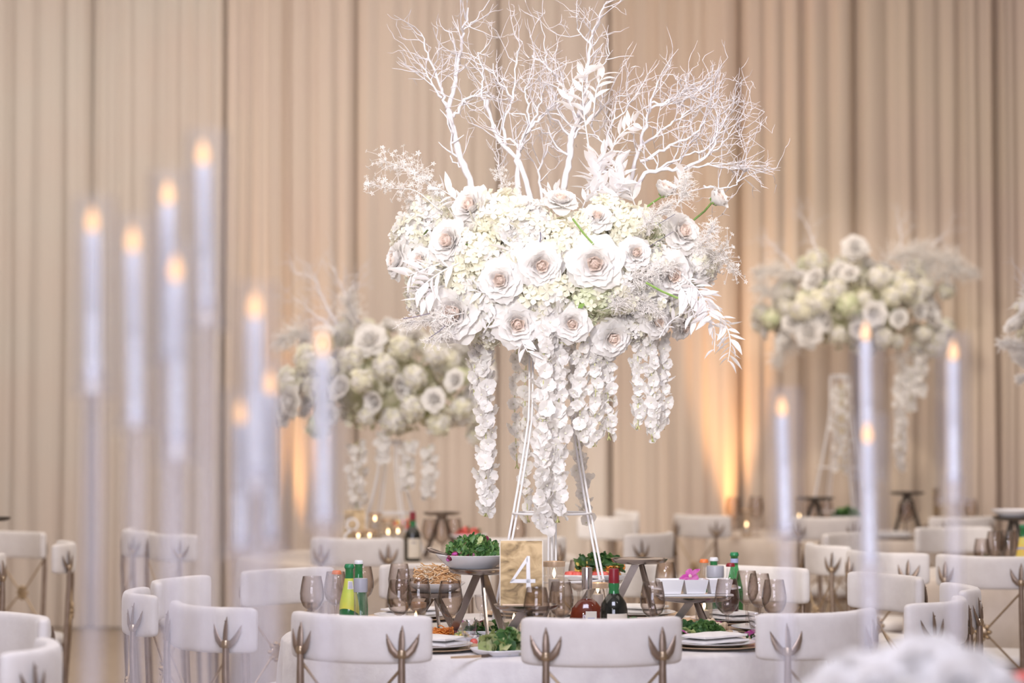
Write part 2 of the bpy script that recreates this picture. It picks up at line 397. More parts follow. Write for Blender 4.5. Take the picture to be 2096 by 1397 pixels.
# amber uplights on the floor before the drapes
def uplight(x, y, power, label, ang=30, tx=0.0):
    t = thing('uplight', label, 'uplight', (x, y, 0))
    b = MB(); b.lathe([(0.0, 0.0), (0.075, 0.0), (0.085, 0.01), (0.085, 0.15), (0.078, 0.17), (0.07, 0.17), (0.066, 0.13), (0, 0.125)], 20); b.build('housing', 'dark_tray', t)
    b = MB()
    for s in (-1, 1): b.box((s * 0.1, 0, 0.06), (0.012, 0.05, 0.12), ch=0.003)
    b.box((0, 0, 0.005), (0.21, 0.05, 0.012)); b.build('bracket', 'dark_tray', t)
    d = bpy.data.lights.new('uplight_beam', 'SPOT'); d.energy = power; d.color = (1.0, 0.50, 0.16); d.spot_size = math.radians(ang); d.spot_blend = 0.9; d.shadow_soft_size = 0.05
    o = bpy.data.objects.new('uplight_beam', d); COL.objects.link(o); o.parent = t; o.location = (0, 0, 0.2)
    o.rotation_euler = Vector((tx, 0.20, 2.2)).to_track_quat('-Z', 'Y').to_euler()
uplight(X(1500, 17.0), 17.03, 480, 'amber floor uplight before the drape behind the right chairs', 28)
uplight(X(606, 17.0), 17.03, 300, 'amber floor uplight before the drape left of the left background flowers', 28)

# ------------------------------------------------------------------ tables with floor-length cloths
TOP = 0.752
def banquet_table(cx, cy, R, linen, tlabel, clabel, seed, folds=26):
    t = thing('round_table', tlabel, 'table', (cx, cy, 0))
    b = MB(); b.lathe([(0, 0.71), (R - 0.03, 0.71), (R - 0.02, 0.718), (R - 0.02, 0.738), (R - 0.03, 0.744), (0, 0.744)], 48); b.build('tabletop', 'wall_paint', t)
    for k in range(4):
        a = PI / 4 + k * PI / 2; b = MB()
        b.tube([(0.55 * R * math.cos(a), 0.55 * R * math.sin(a), 0.71), (0.66 * R * math.cos(a), 0.66 * R * math.sin(a), 0.0)], 0.016, 8); b.build('leg', 'dark_tray', t)
    rnd = random.Random(seed); n = folds * 8; vs = []; fs = []
    ph = [rnd.uniform(-0.35, 0.35) for _ in range(folds + 1)]; am = [rnd.uniform(0.5, 1.3) for _ in range(folds + 1)]
    prof = [(0.0, 0.0, 0), (0.45, 0.0, 0), (0.8, 0.0, 0), (0.985, 0.0, 0)]
    rows = []
    vs.append((0, 0, TOP))
    def ring(rf, z, dep):
        r0 = len(vs)
        for k in range(n):
            u = k / n * folds; i = int(u); fr = u - i
            p = ph[i] * (1 - fr) + ph[(i + 1) % folds] * fr; aa = am[i] * (1 - fr) + am[(i + 1) % folds] * fr
            w = math.sin(2 * PI * (u + p)) * aa * 0.032 * dep ** 0.7 if dep > 0 else 0
            rr = R * rf + 0.015 * dep + w
            an = 2 * PI * k / n; vs.append((rr * math.cos(an), rr * math.sin(an), z))
        rows.append(r0)
    for rf in (0.4, 0.8, 0.985): ring(rf, TOP, 0)
    ring(1.0, TOP - 0.004, 0); ring(1.012, TOP - 0.014, 0.0)
    for j in range(1, 10):
        d = j / 9; ring(1.015, TOP - 0.014 - d * (TOP - 0.02), d)
    for k in range(n): fs.append((0, rows[0] + k, rows[0] + (k + 1) % n))
    for a, c in zip(rows, rows[1:]):
        for k in range(n): k2 = (k + 1) % n; fs.append((a + k, c + k, c + k2, a + k2))
    b = MB(); b.add(vs, fs); o = b.build('tablecloth', linen, angle=180, loc=(cx, cy, 0)); tag(o, clabel, 'tablecloth')
T4 = (0.134, 8.1); T8 = (-0.55, 12.9); TB = (2.75, 11.3); TG = (2.15, 15.5); TF = (-2.5, 5.9); TH = (-3.4, 10.9); T0 = (0.05, 3.85)
banquet_table(*T4, 0.89, 'linen', 'round banquet table number four in the middle of the picture', 'white floor-length cloth on the table with the number four sign', 1)
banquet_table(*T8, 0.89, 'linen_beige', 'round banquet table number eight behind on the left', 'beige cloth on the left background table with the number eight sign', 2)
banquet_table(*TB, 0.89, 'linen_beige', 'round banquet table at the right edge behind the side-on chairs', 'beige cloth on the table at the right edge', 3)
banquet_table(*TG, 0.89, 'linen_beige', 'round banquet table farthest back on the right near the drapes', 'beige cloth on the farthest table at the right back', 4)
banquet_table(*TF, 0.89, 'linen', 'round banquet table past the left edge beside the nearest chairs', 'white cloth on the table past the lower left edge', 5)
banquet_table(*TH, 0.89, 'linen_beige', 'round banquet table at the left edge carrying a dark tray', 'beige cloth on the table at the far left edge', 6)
banquet_table(*T0, 1.0, 'linen', 'nearest round banquet table under the tall candles', 'white cloth on the nearest table under the tall candles', 7)

# ------------------------------------------------------------------ chair: bronze frame, leaf finials, padded curved back
def make_chair():
    t = thing('banquet_chair', 'white padded banquet chair', 'chair')
    # curved back pad
    def arc(x, off=0.0):           # the pad wraps round the sitter
        Rr = 0.36; return -0.235 + (Rr - math.sqrt(max(0, Rr * Rr - x * x))) + off
    b = MB(); us = [-1, -0.995, -0.975, -0.94, -0.88, -0.75, -0.55, -0.3, 0, 0.3, 0.55, 0.75, 0.88, 0.94, 0.975, 0.995, 1]
    n = 20; vs = []; fs = []; hw, hh, hd = 0.222, 0.0675, 0.021
    for u in us:
        e = max(0.0, 1 - abs(u) ** 14) ** 0.32; x = u * hw
        y0 = arc(x); dy = (arc(x + 0.004) - arc(x - 0.004)) / 0.008
        nx, ny = dy / math.hypot(1, dy), -1 / math.hypot(1, dy)
        for k in range(n):
            a = 2 * PI * k / n; ca, sa = math.cos(a), math.sin(a)
            p = math.copysign(abs(ca) ** 0.45, ca) * hd * max(0.25, e); q = math.copysign(abs(sa) ** 0.4, sa) * hh * (0.72 + 0.28 * e if e > 0.01 else 0.72)
            vs.append((x + nx * p, y0 + ny * p, 0.845 + q - 0.004 * (1 - u * u)))
    for i in range(len(us) - 1):
        for k in range(n): k2 = (k + 1) % n; fs.append((i * n + k, i * n + k2, (i + 1) * n + k2, (i + 1) * n + k))
    fs.append(tuple(range(n - 1, -1, -1))); fs.append(tuple((len(us) - 1) * n + k for k in range(n)))
    b.add(vs, fs); b.build('back_pad', 'upholstery', t, angle=70)
    yb = arc(0.1625) - 0.028
    for s in (-1, 1):
        lx = 0.1625 * s
        b = MB(); b.tube([(lx * 1.0, -0.185, 0.0), (lx, -0.2, 0.22), (lx, -0.215, 0.45), (lx, yb - 0.004, 0.72), (lx, yb - 0.004, 0.805)], [0.0085, 0.0105, 0.012, 0.0115, 0.0095], 10)
        rl = b.build('rear_leg', 'bronze', t)
        c = MB(); c.lathe([(0, -0.012), (0.011, -0.012), (0.014, -0.004), (0.0125, 0.004), (0.010, 0.010), (0, 0.012)], 12, mat=Matrix.Translation((lx, yb - 0.004, 0.806))); c.build('collar', 'bronze_bright', rl)
        # three-leaf finial gripping the pad
        f = MB()
        def fy(x, o=0.0): return arc(x) - 0.0285 - o       # just outside the pad's outer face
        f.tube([(lx, fy(lx, 0.006), 0.795), (lx, fy(lx, 0.006), 0.815), (lx, fy(lx, 0.005), 0.838), (lx, fy(lx, 0.003), 0.862), (lx, fy(lx), 0.885)], [0.006, 0.010, 0.0105, 0.008, 0.0012], 8, asp=0.45)
        for q in (-1, 1):
            xs = [lx, lx + q * 0.012, lx + q * 0.025, lx + q * 0.034, lx + q * 0.041]
            f.tube([(x, fy(x, o), z) for x, o, z in zip(xs, (0.005, 0.005, 0.004, 0.002, 0.0), (0.797, 0.803, 0.818, 0.838, 0.862))], [0.007, 0.0105, 0.0105, 0.007, 0.001], 8, asp=0.45)
            f.lathe([(0, -0.003), (0.003, 0), (0, 0.003)], 6, mat=Matrix.Translation((lx + q * 0.037, fy(lx + q * 0.037, 0.003), 0.848)))
        f.lathe([(0, -0.003), (0.003, 0), (0, 0.003)], 6, mat=Matrix.Translation((lx, fy(lx, 0.006), 0.872)))
        f.build('finial', 'bronze', t)
        b = MB(); b.tube([(0.145 * s, 0.165, 0.43), (0.148 * s, 0.17, 0.22), (0.152 * s, 0.178, 0.0)], [0.0125, 0.011, 0.008], 10); b.build('front_leg', 'bronze', t)
        # X braces meet at the medallion
        b = MB(); b.tube([(0.02 * s, -0.232, 0.615), (0.158 * s, yb + 0.004, 0.765)], 0.0045, 7); b.build('brace', 'bronze_bright', t)
        b = MB(); b.tube([(0.02 * s, -0.232, 0.585), (0.16 * s, -0.212, 0.445)], 0.0045, 7); b.build('brace', 'bronze_bright', t)
    b = MB(); M = Matrix.Translation((0, -0.235, 0.60)) @ Matrix.Rotation(PI / 2, 4, 'X')
    b.lathe([(0, -0.010), (0.020, -0.010), (0.026, -0.004), (0.024, 0.004), (0.014, 0.009), (0, 0.014)], 14, mat=M)
    for k in range(8):
        a = k * PI / 4; b.lathe([(0, -0.011), (0.008, -0.006), (0.0115, 0), (0.008, 0.006), (0, 0.011)], 8, mat=Matrix.Translation((0.029 * math.cos(a), -0.235, 0.60 + 0.029 * math.sin(a))))
    b.build('medallion', 'bronze_bright', t)
    b = MB(); b.lathe([(0, 0.415), (0.195, 0.415), (0.203, 0.424), (0.203, 0.441), (0.195, 0.448), (0, 0.448)], 28); b.build('seat_frame', 'bronze', t)
    b = MB(); b.lathe([(0, 0.446), (0.192, 0.446), (0.207, 0.458), (0.209, 0.478), (0.195, 0.495), (0.15, 0.503), (0, 0.508)], 28); b.build('seat_cushion', 'upholstery', t)
    return t
CH = Proto(make_chair())
def chair_ring(c, deg, label, group, r=1.40):
    """deg is measured from the side nearest the camera, to the right"""
    a = math.radians(deg); bx, by = math.sin(a), -math.cos(a)
    rs = r - 0.235
    CH.put((c[0] + bx * rs, c[1] + by * rs, 0), math.atan2(bx, -by), label, group)
G4 = 'white padded chairs around the table with the number four'
for d, lab in [(5, 'white padded chair in front of the two liquor bottles, back to camera'),
    (-25, 'white padded chair in front of the yellow-labelled green bottle, back to camera'),
    (34, 'white padded chair with its back cut across by a clear candle stem, lower right'),
    (60.4, 'white side-on chair left of the pair at lower right, nearer one'),
    (88.1, 'white side-on chair with one leaf finial showing, right of its neighbour at lower right'),
    (115.8, 'white chair turned to camera under the clear stem of the tall right candles'),
    (143.5, 'white chair facing camera behind the small capped bottles at right of table four'),
    (171, 'white chair facing camera behind the tomato platter and the flower stand legs'),
    (198.8, 'white chair facing camera behind the noodle dish and the salad bowl'),
    (226.5, 'white chair facing camera behind the left candles, left of the green bottle'),
    (254.2, 'white chair whose pad shows between the left candle stems, angled to the right'),
    (281.9, 'white chair seen edge-on left of the candle stems with its top rounded'),
    (309.6, 'white chair with a leaf finial seen through the left candle stems')]:
    chair_ring(T4, d, lab, G4)
G8 = 'white padded chairs around the table with the number eight'
for d, lab, r in [(-8, 'white chair back below the number eight sign with blurred finials', 1.42), (25, 'white chair back right of the flower stand legs, at table eight', 1.5),
    (56, 'white chair back with two finials above the empty tray stand', 1.55), (-52, 'white chair back with a finial at its left end, behind the left candle stems', 1.5),
    (138, 'pale chair facing camera near the drapes behind the empty tray stand', 1.72), (-72, 'white chair back with one finial, left of the candles in the back row', 1.5)]:
    chair_ring(T8, d, lab, G8, r)
GB = 'white padded chairs around the table at the right edge'
for d, lab, r in [(-31, 'white chair back with large finials at the right edge below the yellow-labelled bottle', 1.6), (-74, 'white chair end with finials right of the capped bottles behind table four', 1.44),
    (-123, 'white chair seen side-on left of the two stacked-looking chair backs at right', 1.38), (-49, 'white curved chair end just left of the tall right candle stem', 1.6),
    (196.7, 'pale chair facing camera with a lit patch on its pad, behind the right candle', 1.56)]:
    chair_ring(TB, d, lab, GB, r)
GG = 'white padded chairs around the farthest right table'
for d, lab, r in [(-46, 'white chair back with one finial in front of the amber uplight', 1.47), (-13, 'white chair back with a finial between the two right candle stems', 1.42),
    (22, 'pale chair back whose top shows just above the chair behind the right candle', 1.4), (-80, 'pale chair back far behind, left of the one before the amber light', 1.5)]:
    chair_ring(TG, d, lab, GG, r)
GH = 'white padded chairs at the far left table'
for d, lab, r in [(52, 'white chair back with a finial cut by the left edge', 1.5), (98, 'white chair seen side-on with bright medallion beads at left', 1.4), (146, 'pale chair facing camera at the left edge under the dark tray', 1.65)]:
    chair_ring(TH, d, lab, GH, r)
GF = 'white padded chairs at the lower left corner'
for d, lab, r in [(132, 'white chair end standing behind the nearest chair at the lower left', 1.5), (90, 'nearest white chair back cut by the lower left corner', 1.38)]:
    chair_ring(TF, d, lab, GF, r)

# ------------------------------------------------------------------ place settings
def make_charger():
    b = MB(); b.lathe([(0, 0.0), (0.11, 0.0), (0.16, 0.009), (0.1655, 0.0105), (0.1655, 0.0125), (0.155, 0.0115), (0.112, 0.004), (0, 0.004)], 44)
    o = b.build('charger_plate', 'gold_rim'); tag(o, 'charger', 'charger plate')
    return o
def make_plate():
    b = MB(); b.lathe([(0, 0.0), (0.085, 0.0), (0.125, 0.012), (0.135, 0.0145), (0.135, 0.0165), (0.122, 0.0155), (0.085, 0.006), (0, 0.0055)], 40)
    o = b.build('dinner_plate', 'porcelain'); tag(o, 'plate', 'plate'); return o
def make_napkin():
    t = thing('napkin', 'napkin', 'napkin')
    for i, (w, d, z, rz) in enumerate([(0.20, 0.12, 0.0075, 0), (0.192, 0.114, 0.0225, 0.012)]):
        b = MB(); nx, ny = 10, 6; top = []; bot = []
        for j in range(ny + 1):
            for k in range(nx + 1):
                x = (k / nx - 0.5) * w; y = (j / ny - 0.5) * d
                ed = min(1, 6 * min(k / nx, 1 - k / nx, j / ny, 1 - j / ny) + 0.15)
                zz = 0.009 * math.sqrt(min(1, ed)) - 0.002 + 0.0012 * math.sin(k * 1.3 + i) * math.cos(j * 1.1)
                top.append((x, y, z + zz)); bot.append((x, y, z - 0.0073 + 0.004 * (1 - min(1, ed))))
        N = len(top); fs = []
        for j in range(ny):
            for k in range(nx):
                a = j * (nx + 1) + k; q = (a, a + 1, a + nx + 2, a + nx + 1); fs.append(q); fs.append(tuple(N + z for z in reversed(q)))
        per = list(range(nx + 1)) + [j * (nx + 1) + nx for j in range(1, ny + 1)] + [ny * (nx + 1) + k for k in range(nx - 1, -1, -1)] + [j * (nx + 1) for j in range(ny - 1, 0, -1)]
        for a, c in zip(per, per[1:] + per[:1]): fs.append((a, N + a, N + c, c))
        b.add(top + bot, fs); o = b.build('fold', 'napkin', t, angle=60); o.rotation_euler = (0, 0, rz)
    return t
CP, PL, NP = Proto(make_charger()), Proto(make_plate()), Proto(make_napkin())
def setting(x, y, rz, where, group):
    CP.put((x, y, TOP), rz, 'gold-rimmed charger plate ' + where, 'charger plates ' + group)
    PL.put((x, y, TOP + 0.0045), rz, 'white dinner plate on the charger ' + where, 'dinner plates ' + group)
    NP.put((x, y, TOP + 0.0165), rz, 'folded white napkin on the plate ' + where, 'folded napkins ' + group)
for d, wh in [(-32, 'between the two middle chair backs'), (6, 'hidden behind the middle chair back'), (42, 'right of the middle chair back'), (92, 'at the right rim of table four'),
              (122, 'at the far right rim of table four'), (154, 'behind the white compartment dish'), (186, 'at the far rim behind the flower stand'), (222, 'at the far rim behind the tall tray legs'),
              (258, 'at the left rim of table four behind the bottle'), (294, 'at the near left rim of table four')]:
    a = math.radians(d); setting(T4[0] + 0.735 * math.sin(a), T4[1] - 0.735 * math.cos(a), a, wh, 'on table four')
for c, d, wh in [(TG, -28, 'left of the farthest chair finial'), (TG, 14, 'at the near rim of the farthest right table'), (TB, 160, 'on the table at the right edge'), (T8, 40, 'at the near right rim of table eight')]:
    a = math.radians(d); setting(c[0] + 0.72 * math.sin(a), c[1] - 0.72 * math.cos(a), a, wh, 'on the background tables')

# ------------------------------------------------------------------ glassware
def make_wineglass(name, mat, label):
    t = thing(name, label, 'wine glass')
    b = MB(); b.lathe([(0.004, 0.086), (0.016, 0.090), (0.030, 0.104), (0.0385, 0.125), (0.040, 0.145), (0.036, 0.172), (0.0305, 0.200), (0.0298, 0.2004), (0.0292, 0.200),
        (0.0347, 0.172), (0.0387, 0.145), (0.0372, 0.126), (0.029, 0.1058), (0.015, 0.0925), (0, 0.0905)], 24); b.build('bowl', mat, t, angle=180)
    b = MB(); b.lathe([(0.008, 0.003), (0.0048, 0.012), (0.0040, 0.04), (0.0042, 0.07), (0.006, 0.084), (0.009, 0.088), (0.0, 0.089)], 12); b.build('stem', mat, t, angle=180)
    b = MB(); b.lathe([(0, 0.0), (0.034, 0.0), (0.0345, 0.0012), (0.03, 0.0025), (0.01, 0.0045), (0, 0.0055)], 24); b.build('foot', mat, t, angle=180)
    return t
WG = Proto(make_wineglass('wine_glass', 'smoke_glass', 'smoked wine glass'))
def make_cordial():
    t = thing('cordial_glass', 'small clear cordial glass', 'glass')
    b = MB(); b.lathe([(0.003, 0.036), (0.012, 0.040), (0.020, 0.056), (0.0245, 0.084), (0.0255, 0.098), (0.0247, 0.0984), (0.024, 0.098), (0.0232, 0.084), (0.0188, 0.057), (0.011, 0.042), (0, 0.040)], 20); b.build('bowl', 'clear_glass', t, angle=180)
    b = MB(); b.lathe([(0.022, 0.0), (0.0225, 0.0015), (0.009, 0.006), (0.005, 0.016), (0.007, 0.024), (0.0048, 0.03), (0.006, 0.037), (0, 0.038)], 16); b.build('stem', 'clear_glass', t, angle=180)
    return t
CG = Proto(make_cordial())
for px, Y, lab in [(743, 8.45, 'smoked wine glass right behind the green bottle with the grey lid before it'), (818, 8.62, 'tallest-standing smoked glass left of the noodle dish'),
    (833, 8.3, 'smoked glass half hidden behind the noodle dish rim'), (818, 7.72, 'round smoked glass in front of the noodle dish, left one'), (922, 7.665, 'smoked wine glass standing before the carrot platter'),
    (858, 7.80, 'smoked glass low under the noodle dish, left of the carrot platter'), (1148, 7.62, 'smoked glass right of the number four sign'), (1098, 7.36, 'smoked glass in front of the number four sign base'),
    (1184, 8.86, 'smoked glass behind the tomato platter'), (1362, 8.72, 'smoked glass behind the rim of the empty raised tray'), (1335, 7.62, 'smoked glass in front of the empty tray stand'),
    (1487, 7.765, 'smoked wine glass in front of the white compartment dish'), (1553, 8.05, 'smoked wine glass right of the compartment dish, taller one'), (1583, 7.72, 'smoked glass at the right end of the glass row on table four'),
    (1527, 8.2, 'smoked glass half hidden behind the tall one right of the compartment dish'), (640, 7.9, 'smoked glass left of the yellow-labelled green bottle'), (688, 8.15, 'smoked glass just behind the left of the green bottle')]:
    WG.put((X(px, Y), Y, TOP), 0, lab, 'smoked wine glasses on table four')
for px, Y, lab in [(960, 7.42, 'small clear cordial glass beside the green salad platter'), (986, 8.5, 'small clear cordial glass seen between the tall tray legs'), (1545, 7.70, 'small clear cordial glass right of the parsley platter'), (1380, 7.40, 'small clear cordial glass left of the parsley platter')]:
    CG.put((X(px, Y), Y, TOP), 0, lab, 'small clear cordial glasses')
for px, Y, s in [(2008, 10.75, 0.95), (2035, 10.9, 1.08), (2062, 10.8, 1.12)]:
    WG.put((X(px, Y), Y, TOP), 0, {2008: 'shorter smoked glass left of the bottle at the right edge', 2035: 'middle smoked glass left of the bottle at the right edge', 2062: 'smoked glass touching the bottle at the right edge'}[px], 'smoked glasses on the right edge table', s)
for px, Y, lab in [(1500, 15.0, 'dark smoked glass before the amber light, left one'), (1547, 15.15, 'dark smoked glass before the amber light, right one'), (1660, 15.2, 'smoked glass below the far dark tray stand'), (1690, 15.4, 'smoked glass left of the far green salad'),
    (1858, 15.3, 'smoked glass under the second far dark tray'), (1985, 15.5, 'smoked glass at the right rim of the farthest table'), (1850, 15.0, 'smoked glass in front of the second far dark tray stand')]:
    WG.put((X(px, Y), Y, TOP), 0, lab, 'smoked glasses on the farthest right table', 1.25 if px < 1560 else 1.1)
for px, Y, lab in [(880, 12.5, 'smoked glass right of the dark liquor bottle on table eight'), (905, 12.3, 'smoked glass before the dark tray stand on table eight'), (930, 12.6, 'smoked glass behind the salad bowl spoon'), (1060, 12.5, 'dark smoked glass behind the left flower stand leg')]:
    WG.put((X(px, Y), Y, TOP), 0, lab, 'smoked glasses on table eight', 1.05)

# ------------------------------------------------------------------ metal tray stands
def tray_stand(name, x, y, h, r, splay, label, mat='steel', rot=0.35):
    t = thing(name, label, 'tray stand', (x, y, TOP), 0)
    b = MB(); b.lathe([(0, h - 0.006), (r * 0.72, h - 0.006), (r * 0.93, h - 0.001), (r, h + 0.009), (r + 0.002, h + 0.012), (r - 0.004, h + 0.0115), (r * 0.90, h + 0.002), (r * 0.7, h - 0.001), (0, h - 0.001)], 40); b.build('tray', mat, t)
    for k in range(3):
        a = rot + k * 2 * PI / 3 - PI / 2 + 0.5
        b = MB(); ca, sa = math.cos(a), math.sin(a)
        b.bar((splay * ca, splay * sa, 0.002), (0.012 * ca, 0.012 * sa, h - 0.007), 0.025, 0.006, up=(-sa, ca, 0)); b.build('leg', mat, t, smooth=False)
    return t
def stand_at(px, Y, trayy, r, splay, label, mat='steel', rot=0.35, name='tray_stand'):
    z = W(px, trayy, Y).z; tray_stand(name, X(px, Y), Y, z - TOP, r, splay, label, mat, rot); return z
zA = stand_at(985, 7.8, 1170, 0.105, 0.105, 'tall metal tray stand carrying the leafy salad bowl', rot=-0.27)
zB = stand_at(1078, 7.5, 1244, 0.10, 0.085, 'low metal tray stand under the number four sign', rot=0.06)
zC = stand_at(1308, 8.33, 1149, 0.098, 0.12, 'empty raised metal tray stand right of the red-capped bottle', rot=0.03)
zD = stand_at(1420, 8.12, 1226, 0.125, 0.09, 'metal tray stand under the white compartment dish', rot=0.05)
zE = stand_at(890, 8.2, 1218, 0.09, 0.09, 'metal tray stand under the noodle dish', rot=0.4)
zF = stand_at(1222, 8.52, 1192, 0.09, 0.09, 'metal tray stand under the tomato platter', rot=0.2)
stand_at(905, 12.75, 1052, 0.10, 0.1, 'dark tray stand on table eight right of the flower stand', 'steel', 0.5)
stand_at(1668, 15.05, 1021, 0.12, 0.1, 'dark tray stand far back left of the far green salad', 'dark_tray', 0.2)
stand_at(1855, 15.4, 1010, 0.115, 0.1, 'dark tray stand far back right of the tall candle', 'dark_tray', 0.5)
zR = stand_at(2072, 11.9, 1062, 0.10, 0.09, 'dark tray stand at the right edge under a white dish', 'dark_tray', 0.5)
zL = stand_at(-22, 10.95, 1063, 0.10, 0.09, 'dark tray stand cut by the left edge', 'dark_tray', 0.2)

# ------------------------------------------------------------------ serving dishes and food
def bowl(name, x, y, z, r, h, label, sx=1.0, sy=1.0, foot=0.5, cat='bowl'):
    b = MB(); b.lathe([(0, 0), (r * foot, 0), (r * foot * 1.05, 0.003), (r * 0.8, h * 0.45), (r * 0.97, h * 0.9), (r, h), (r * 0.985, h * 1.02), (r * 0.94, h * 0.9), (r * 0.76, h * 0.5), (r * foot * 0.9, 0.008), (0, 0.007)], 40, sx=sx, sy=sy)
    o = b.build(name, 'porcelain', loc=(x, y, z)); return tag(o, label, cat)
def platter(name, x, y, z, w, d, rz, label):
    b = MB(); pr = [(0.80, 0.0), (0.82, 0.002), (0.93, 0.010), (1.0, 0.0165), (0.99, 0.019), (0.92, 0.014), (0.80, 0.006)]
    def sq(k, n): a = 2 * PI * k / n; c, s = math.cos(a), math.sin(a); q = (abs(c) ** 5 + abs(s) ** 5) ** (-0.2); return c * q, s * q
    n = 32; vs = []; fs = []
    for rr, zz in pr:
        for k in range(n): c, s = sq(k, n); vs.append((c * w / 2 * rr, s * d / 2 * rr, zz))
    for i in range(len(pr) - 1):
        for k in range(n): k2 = (k + 1) % n; fs.append((i * n + k, i * n + k2, (i + 1) * n + k2, (i + 1) * n + k))
    fs.append(tuple(range(n - 1, -1, -1))); fs.append(tuple((len(pr) - 1) * n + k for k in range(n)))
    b.add(vs, fs); o = b.build(name, 'porcelain', loc=(x, y, z)); o.rotation_euler = (0, 0, rz); return tag(o, label, 'platter')
def leafbit(b, p, size, rnd, mi, ruffle=0.3, slim=0.45):
    """a small curled leaf"""
    d = Vector((rnd.gauss(0, 1), rnd.gauss(0, 1), rnd.gauss(0.5, 0.8))).normalized(); s = d.orthogonal().normalized()
    s = (Matrix.Rotation(rnd.uniform(0, 6.28), 3, d) @ s); nn = d.cross(s); vs = []
    for i in range(4):
        t = i / 3; w = size * slim * (0.25 + math.sin(PI * (0.15 + 0.75 * t))) * 0.75
        c = Vector(p) + d * size * (t - 0.3) + nn * size * 0.3 * t * t
        j = rnd.uniform(-ruffle, ruffle) * size * 0.4
        vs += [c - s * w + nn * (w * 0.4 + j), c, c + s * w + nn * (w * 0.4 - j)]
    fs = []
    for i in range(3):
        for k in range(2): a = i * 3 + k; fs.append((a, a + 1, a + 4, a + 3))
    b.add(vs, fs, mi)
def heap_pt(rnd, rx, ry, h):
    while True:
        u, v = rnd.uniform(-1, 1), rnd.uniform(-1, 1); q = u * u + v * v
        if q < 1: break
    return Vector((u * rx, v * ry, h * (1 - q) ** 0.6 * rnd.uniform(0.55, 1.0)))
def dome(b, rx, ry, h, mi): b.lathe([(1.0, 0.0), (0.9, h * 0.3), (0.65, h * 0.55), (0.3, h * 0.72), (0, h * 0.78)], 20, mi, sx=rx, sy=ry)
def leaf_heap(name, x, y, z, rx, ry, h, n, mats, size, label, cat, seed, weights=None, slim=0.45, rz=0):
    rnd = random.Random(seed); b = MB(); dome(b, rx * 0.9, ry * 0.9, h, 0)
    for _ in range(n):
        mi = rnd.choices(range(len(mats)), weights)[0] if weights else rnd.randrange(len(mats)); leafbit(b, heap_pt(rnd, rx, ry, h), size * rnd.uniform(0.6, 1.2), rnd, mi, slim=slim)
    o = b.build(name, mats, loc=(x, y, z), angle=180); o.rotation_euler = (0, 0, rz); return tag(o, label, cat, kind='stuff')
def strand_heap(name, x, y, z, rx, ry, h, n, mats, length, rad, label, cat, seed):
    rnd = random.Random(seed); b = MB(); dome(b, rx * 0.9, ry * 0.9, h, 0)
    for _ in range(n):
        p = heap_pt(rnd, rx, ry, h) + Vector((0, 0, rad)); a = rnd.uniform(0, 6.28); pts = [p]
        for k in range(4):
            a += rnd.uniform(-0.9, 0.9); p = p + Vector((math.cos(a), math.sin(a), rnd.uniform(-0.55, 0.6))) * length / 4
            p.x = max(-rx, min(rx, p.x)); p.y = max(-ry, min(ry, p.y)); p.z = max(rad, p.z); pts.append(p.copy())
        b.tube(pts, rad * rnd.uniform(0.7, 1.1), 5, rnd.randrange(len(mats)))
    o = b.build(name, mats, loc=(x, y, z), angle=180); return tag(o, label, cat, kind='stuff')
def chunk_heap(name, x, y, z, rx, ry, h, n, mats, size, label, cat, seed):
    rnd = random.Random(seed); b = MB(); dome(b, rx * 0.85, ry * 0.85, h * 0.8, 0)
    for _ in range(n):
        p = heap_pt(rnd, rx, ry, h); M = Matrix.Translation(p) @ Matrix.Rotation(rnd.uniform(0, 6.28), 4, Vector((rnd.random(), rnd.random(), rnd.random() + 0.1)).normalized())
        q = size * rnd.uniform(0.6, 1.1); b.lathe([(0, -q * 0.55), (q * 0.7, -q * 0.42), (q, 0), (q * 0.75, q * 0.4), (0, q * 0.5)], 8, rnd.randrange(len(mats)), M, sx=1.0, sy=rnd.uniform(0.5, 0.9))
    o = b.build(name, mats, loc=(x, y, z), angle=180); return tag(o, label, cat, kind='stuff')

# leafy salad in a shallow white bowl on the tall stand
sx_, sy_ = X(966, 7.8), 7.8; zs = zA + 0.012
bowl('salad_bowl', sx_, sy_, zs, 0.118, 0.044, 'shallow white bowl of leafy salad on the tall tray stand', foot=0.6)
leaf_heap('leafy_salad', sx_ + 0.008, sy_, zs + 0.034, 0.088, 0.088, 0.066, 850, ['salad_dark', 'salad_green', 'salad_green', 'beet', 'lettuce'], 0.025, 'mound of dark green leafy salad in the raised white bowl', 'salad', 21, [4, 6, 4, 0.7, 0.8], slim=0.33)
chunk_heap('sliced_beetroot', sx_ - 0.055, sy_ - 0.07, zs + 0.032, 0.03, 0.02, 0.02, 14, ['beet', 'beet', 'purple'], 0.014, 'dark red beetroot at the edge of the leafy salad', 'beetroot', 22)
t = thing('serving_spoon', 'ornate silver serving spoon resting in the salad bowl', 'spoon', (sx_ - 0.118, sy_ - 0.03, zs + 0.052), 0)
b = MB(); b.tube([(-0.026, 0, 0.012), (-0.018, 0, 0.010), (0.0, 0, 0.004), (0.028, 0, -0.004), (0.055, 0, -0.009)], [0.004, 0.0095, 0.0075, 0.004, 0.0035], 10, asp=2.0); b.build('handle', 'steel', t)
b = MB(); b.lathe([(0, -0.006), (0.012, -0.003), (0.017, 0.002), (0.0155, 0.003), (0.011, -0.001), (0, -0.003)], 16, sx=1.5, mat=Matrix.Translation((0.074, 0, -0.012))); b.build('spoon_bowl', 'steel', t)
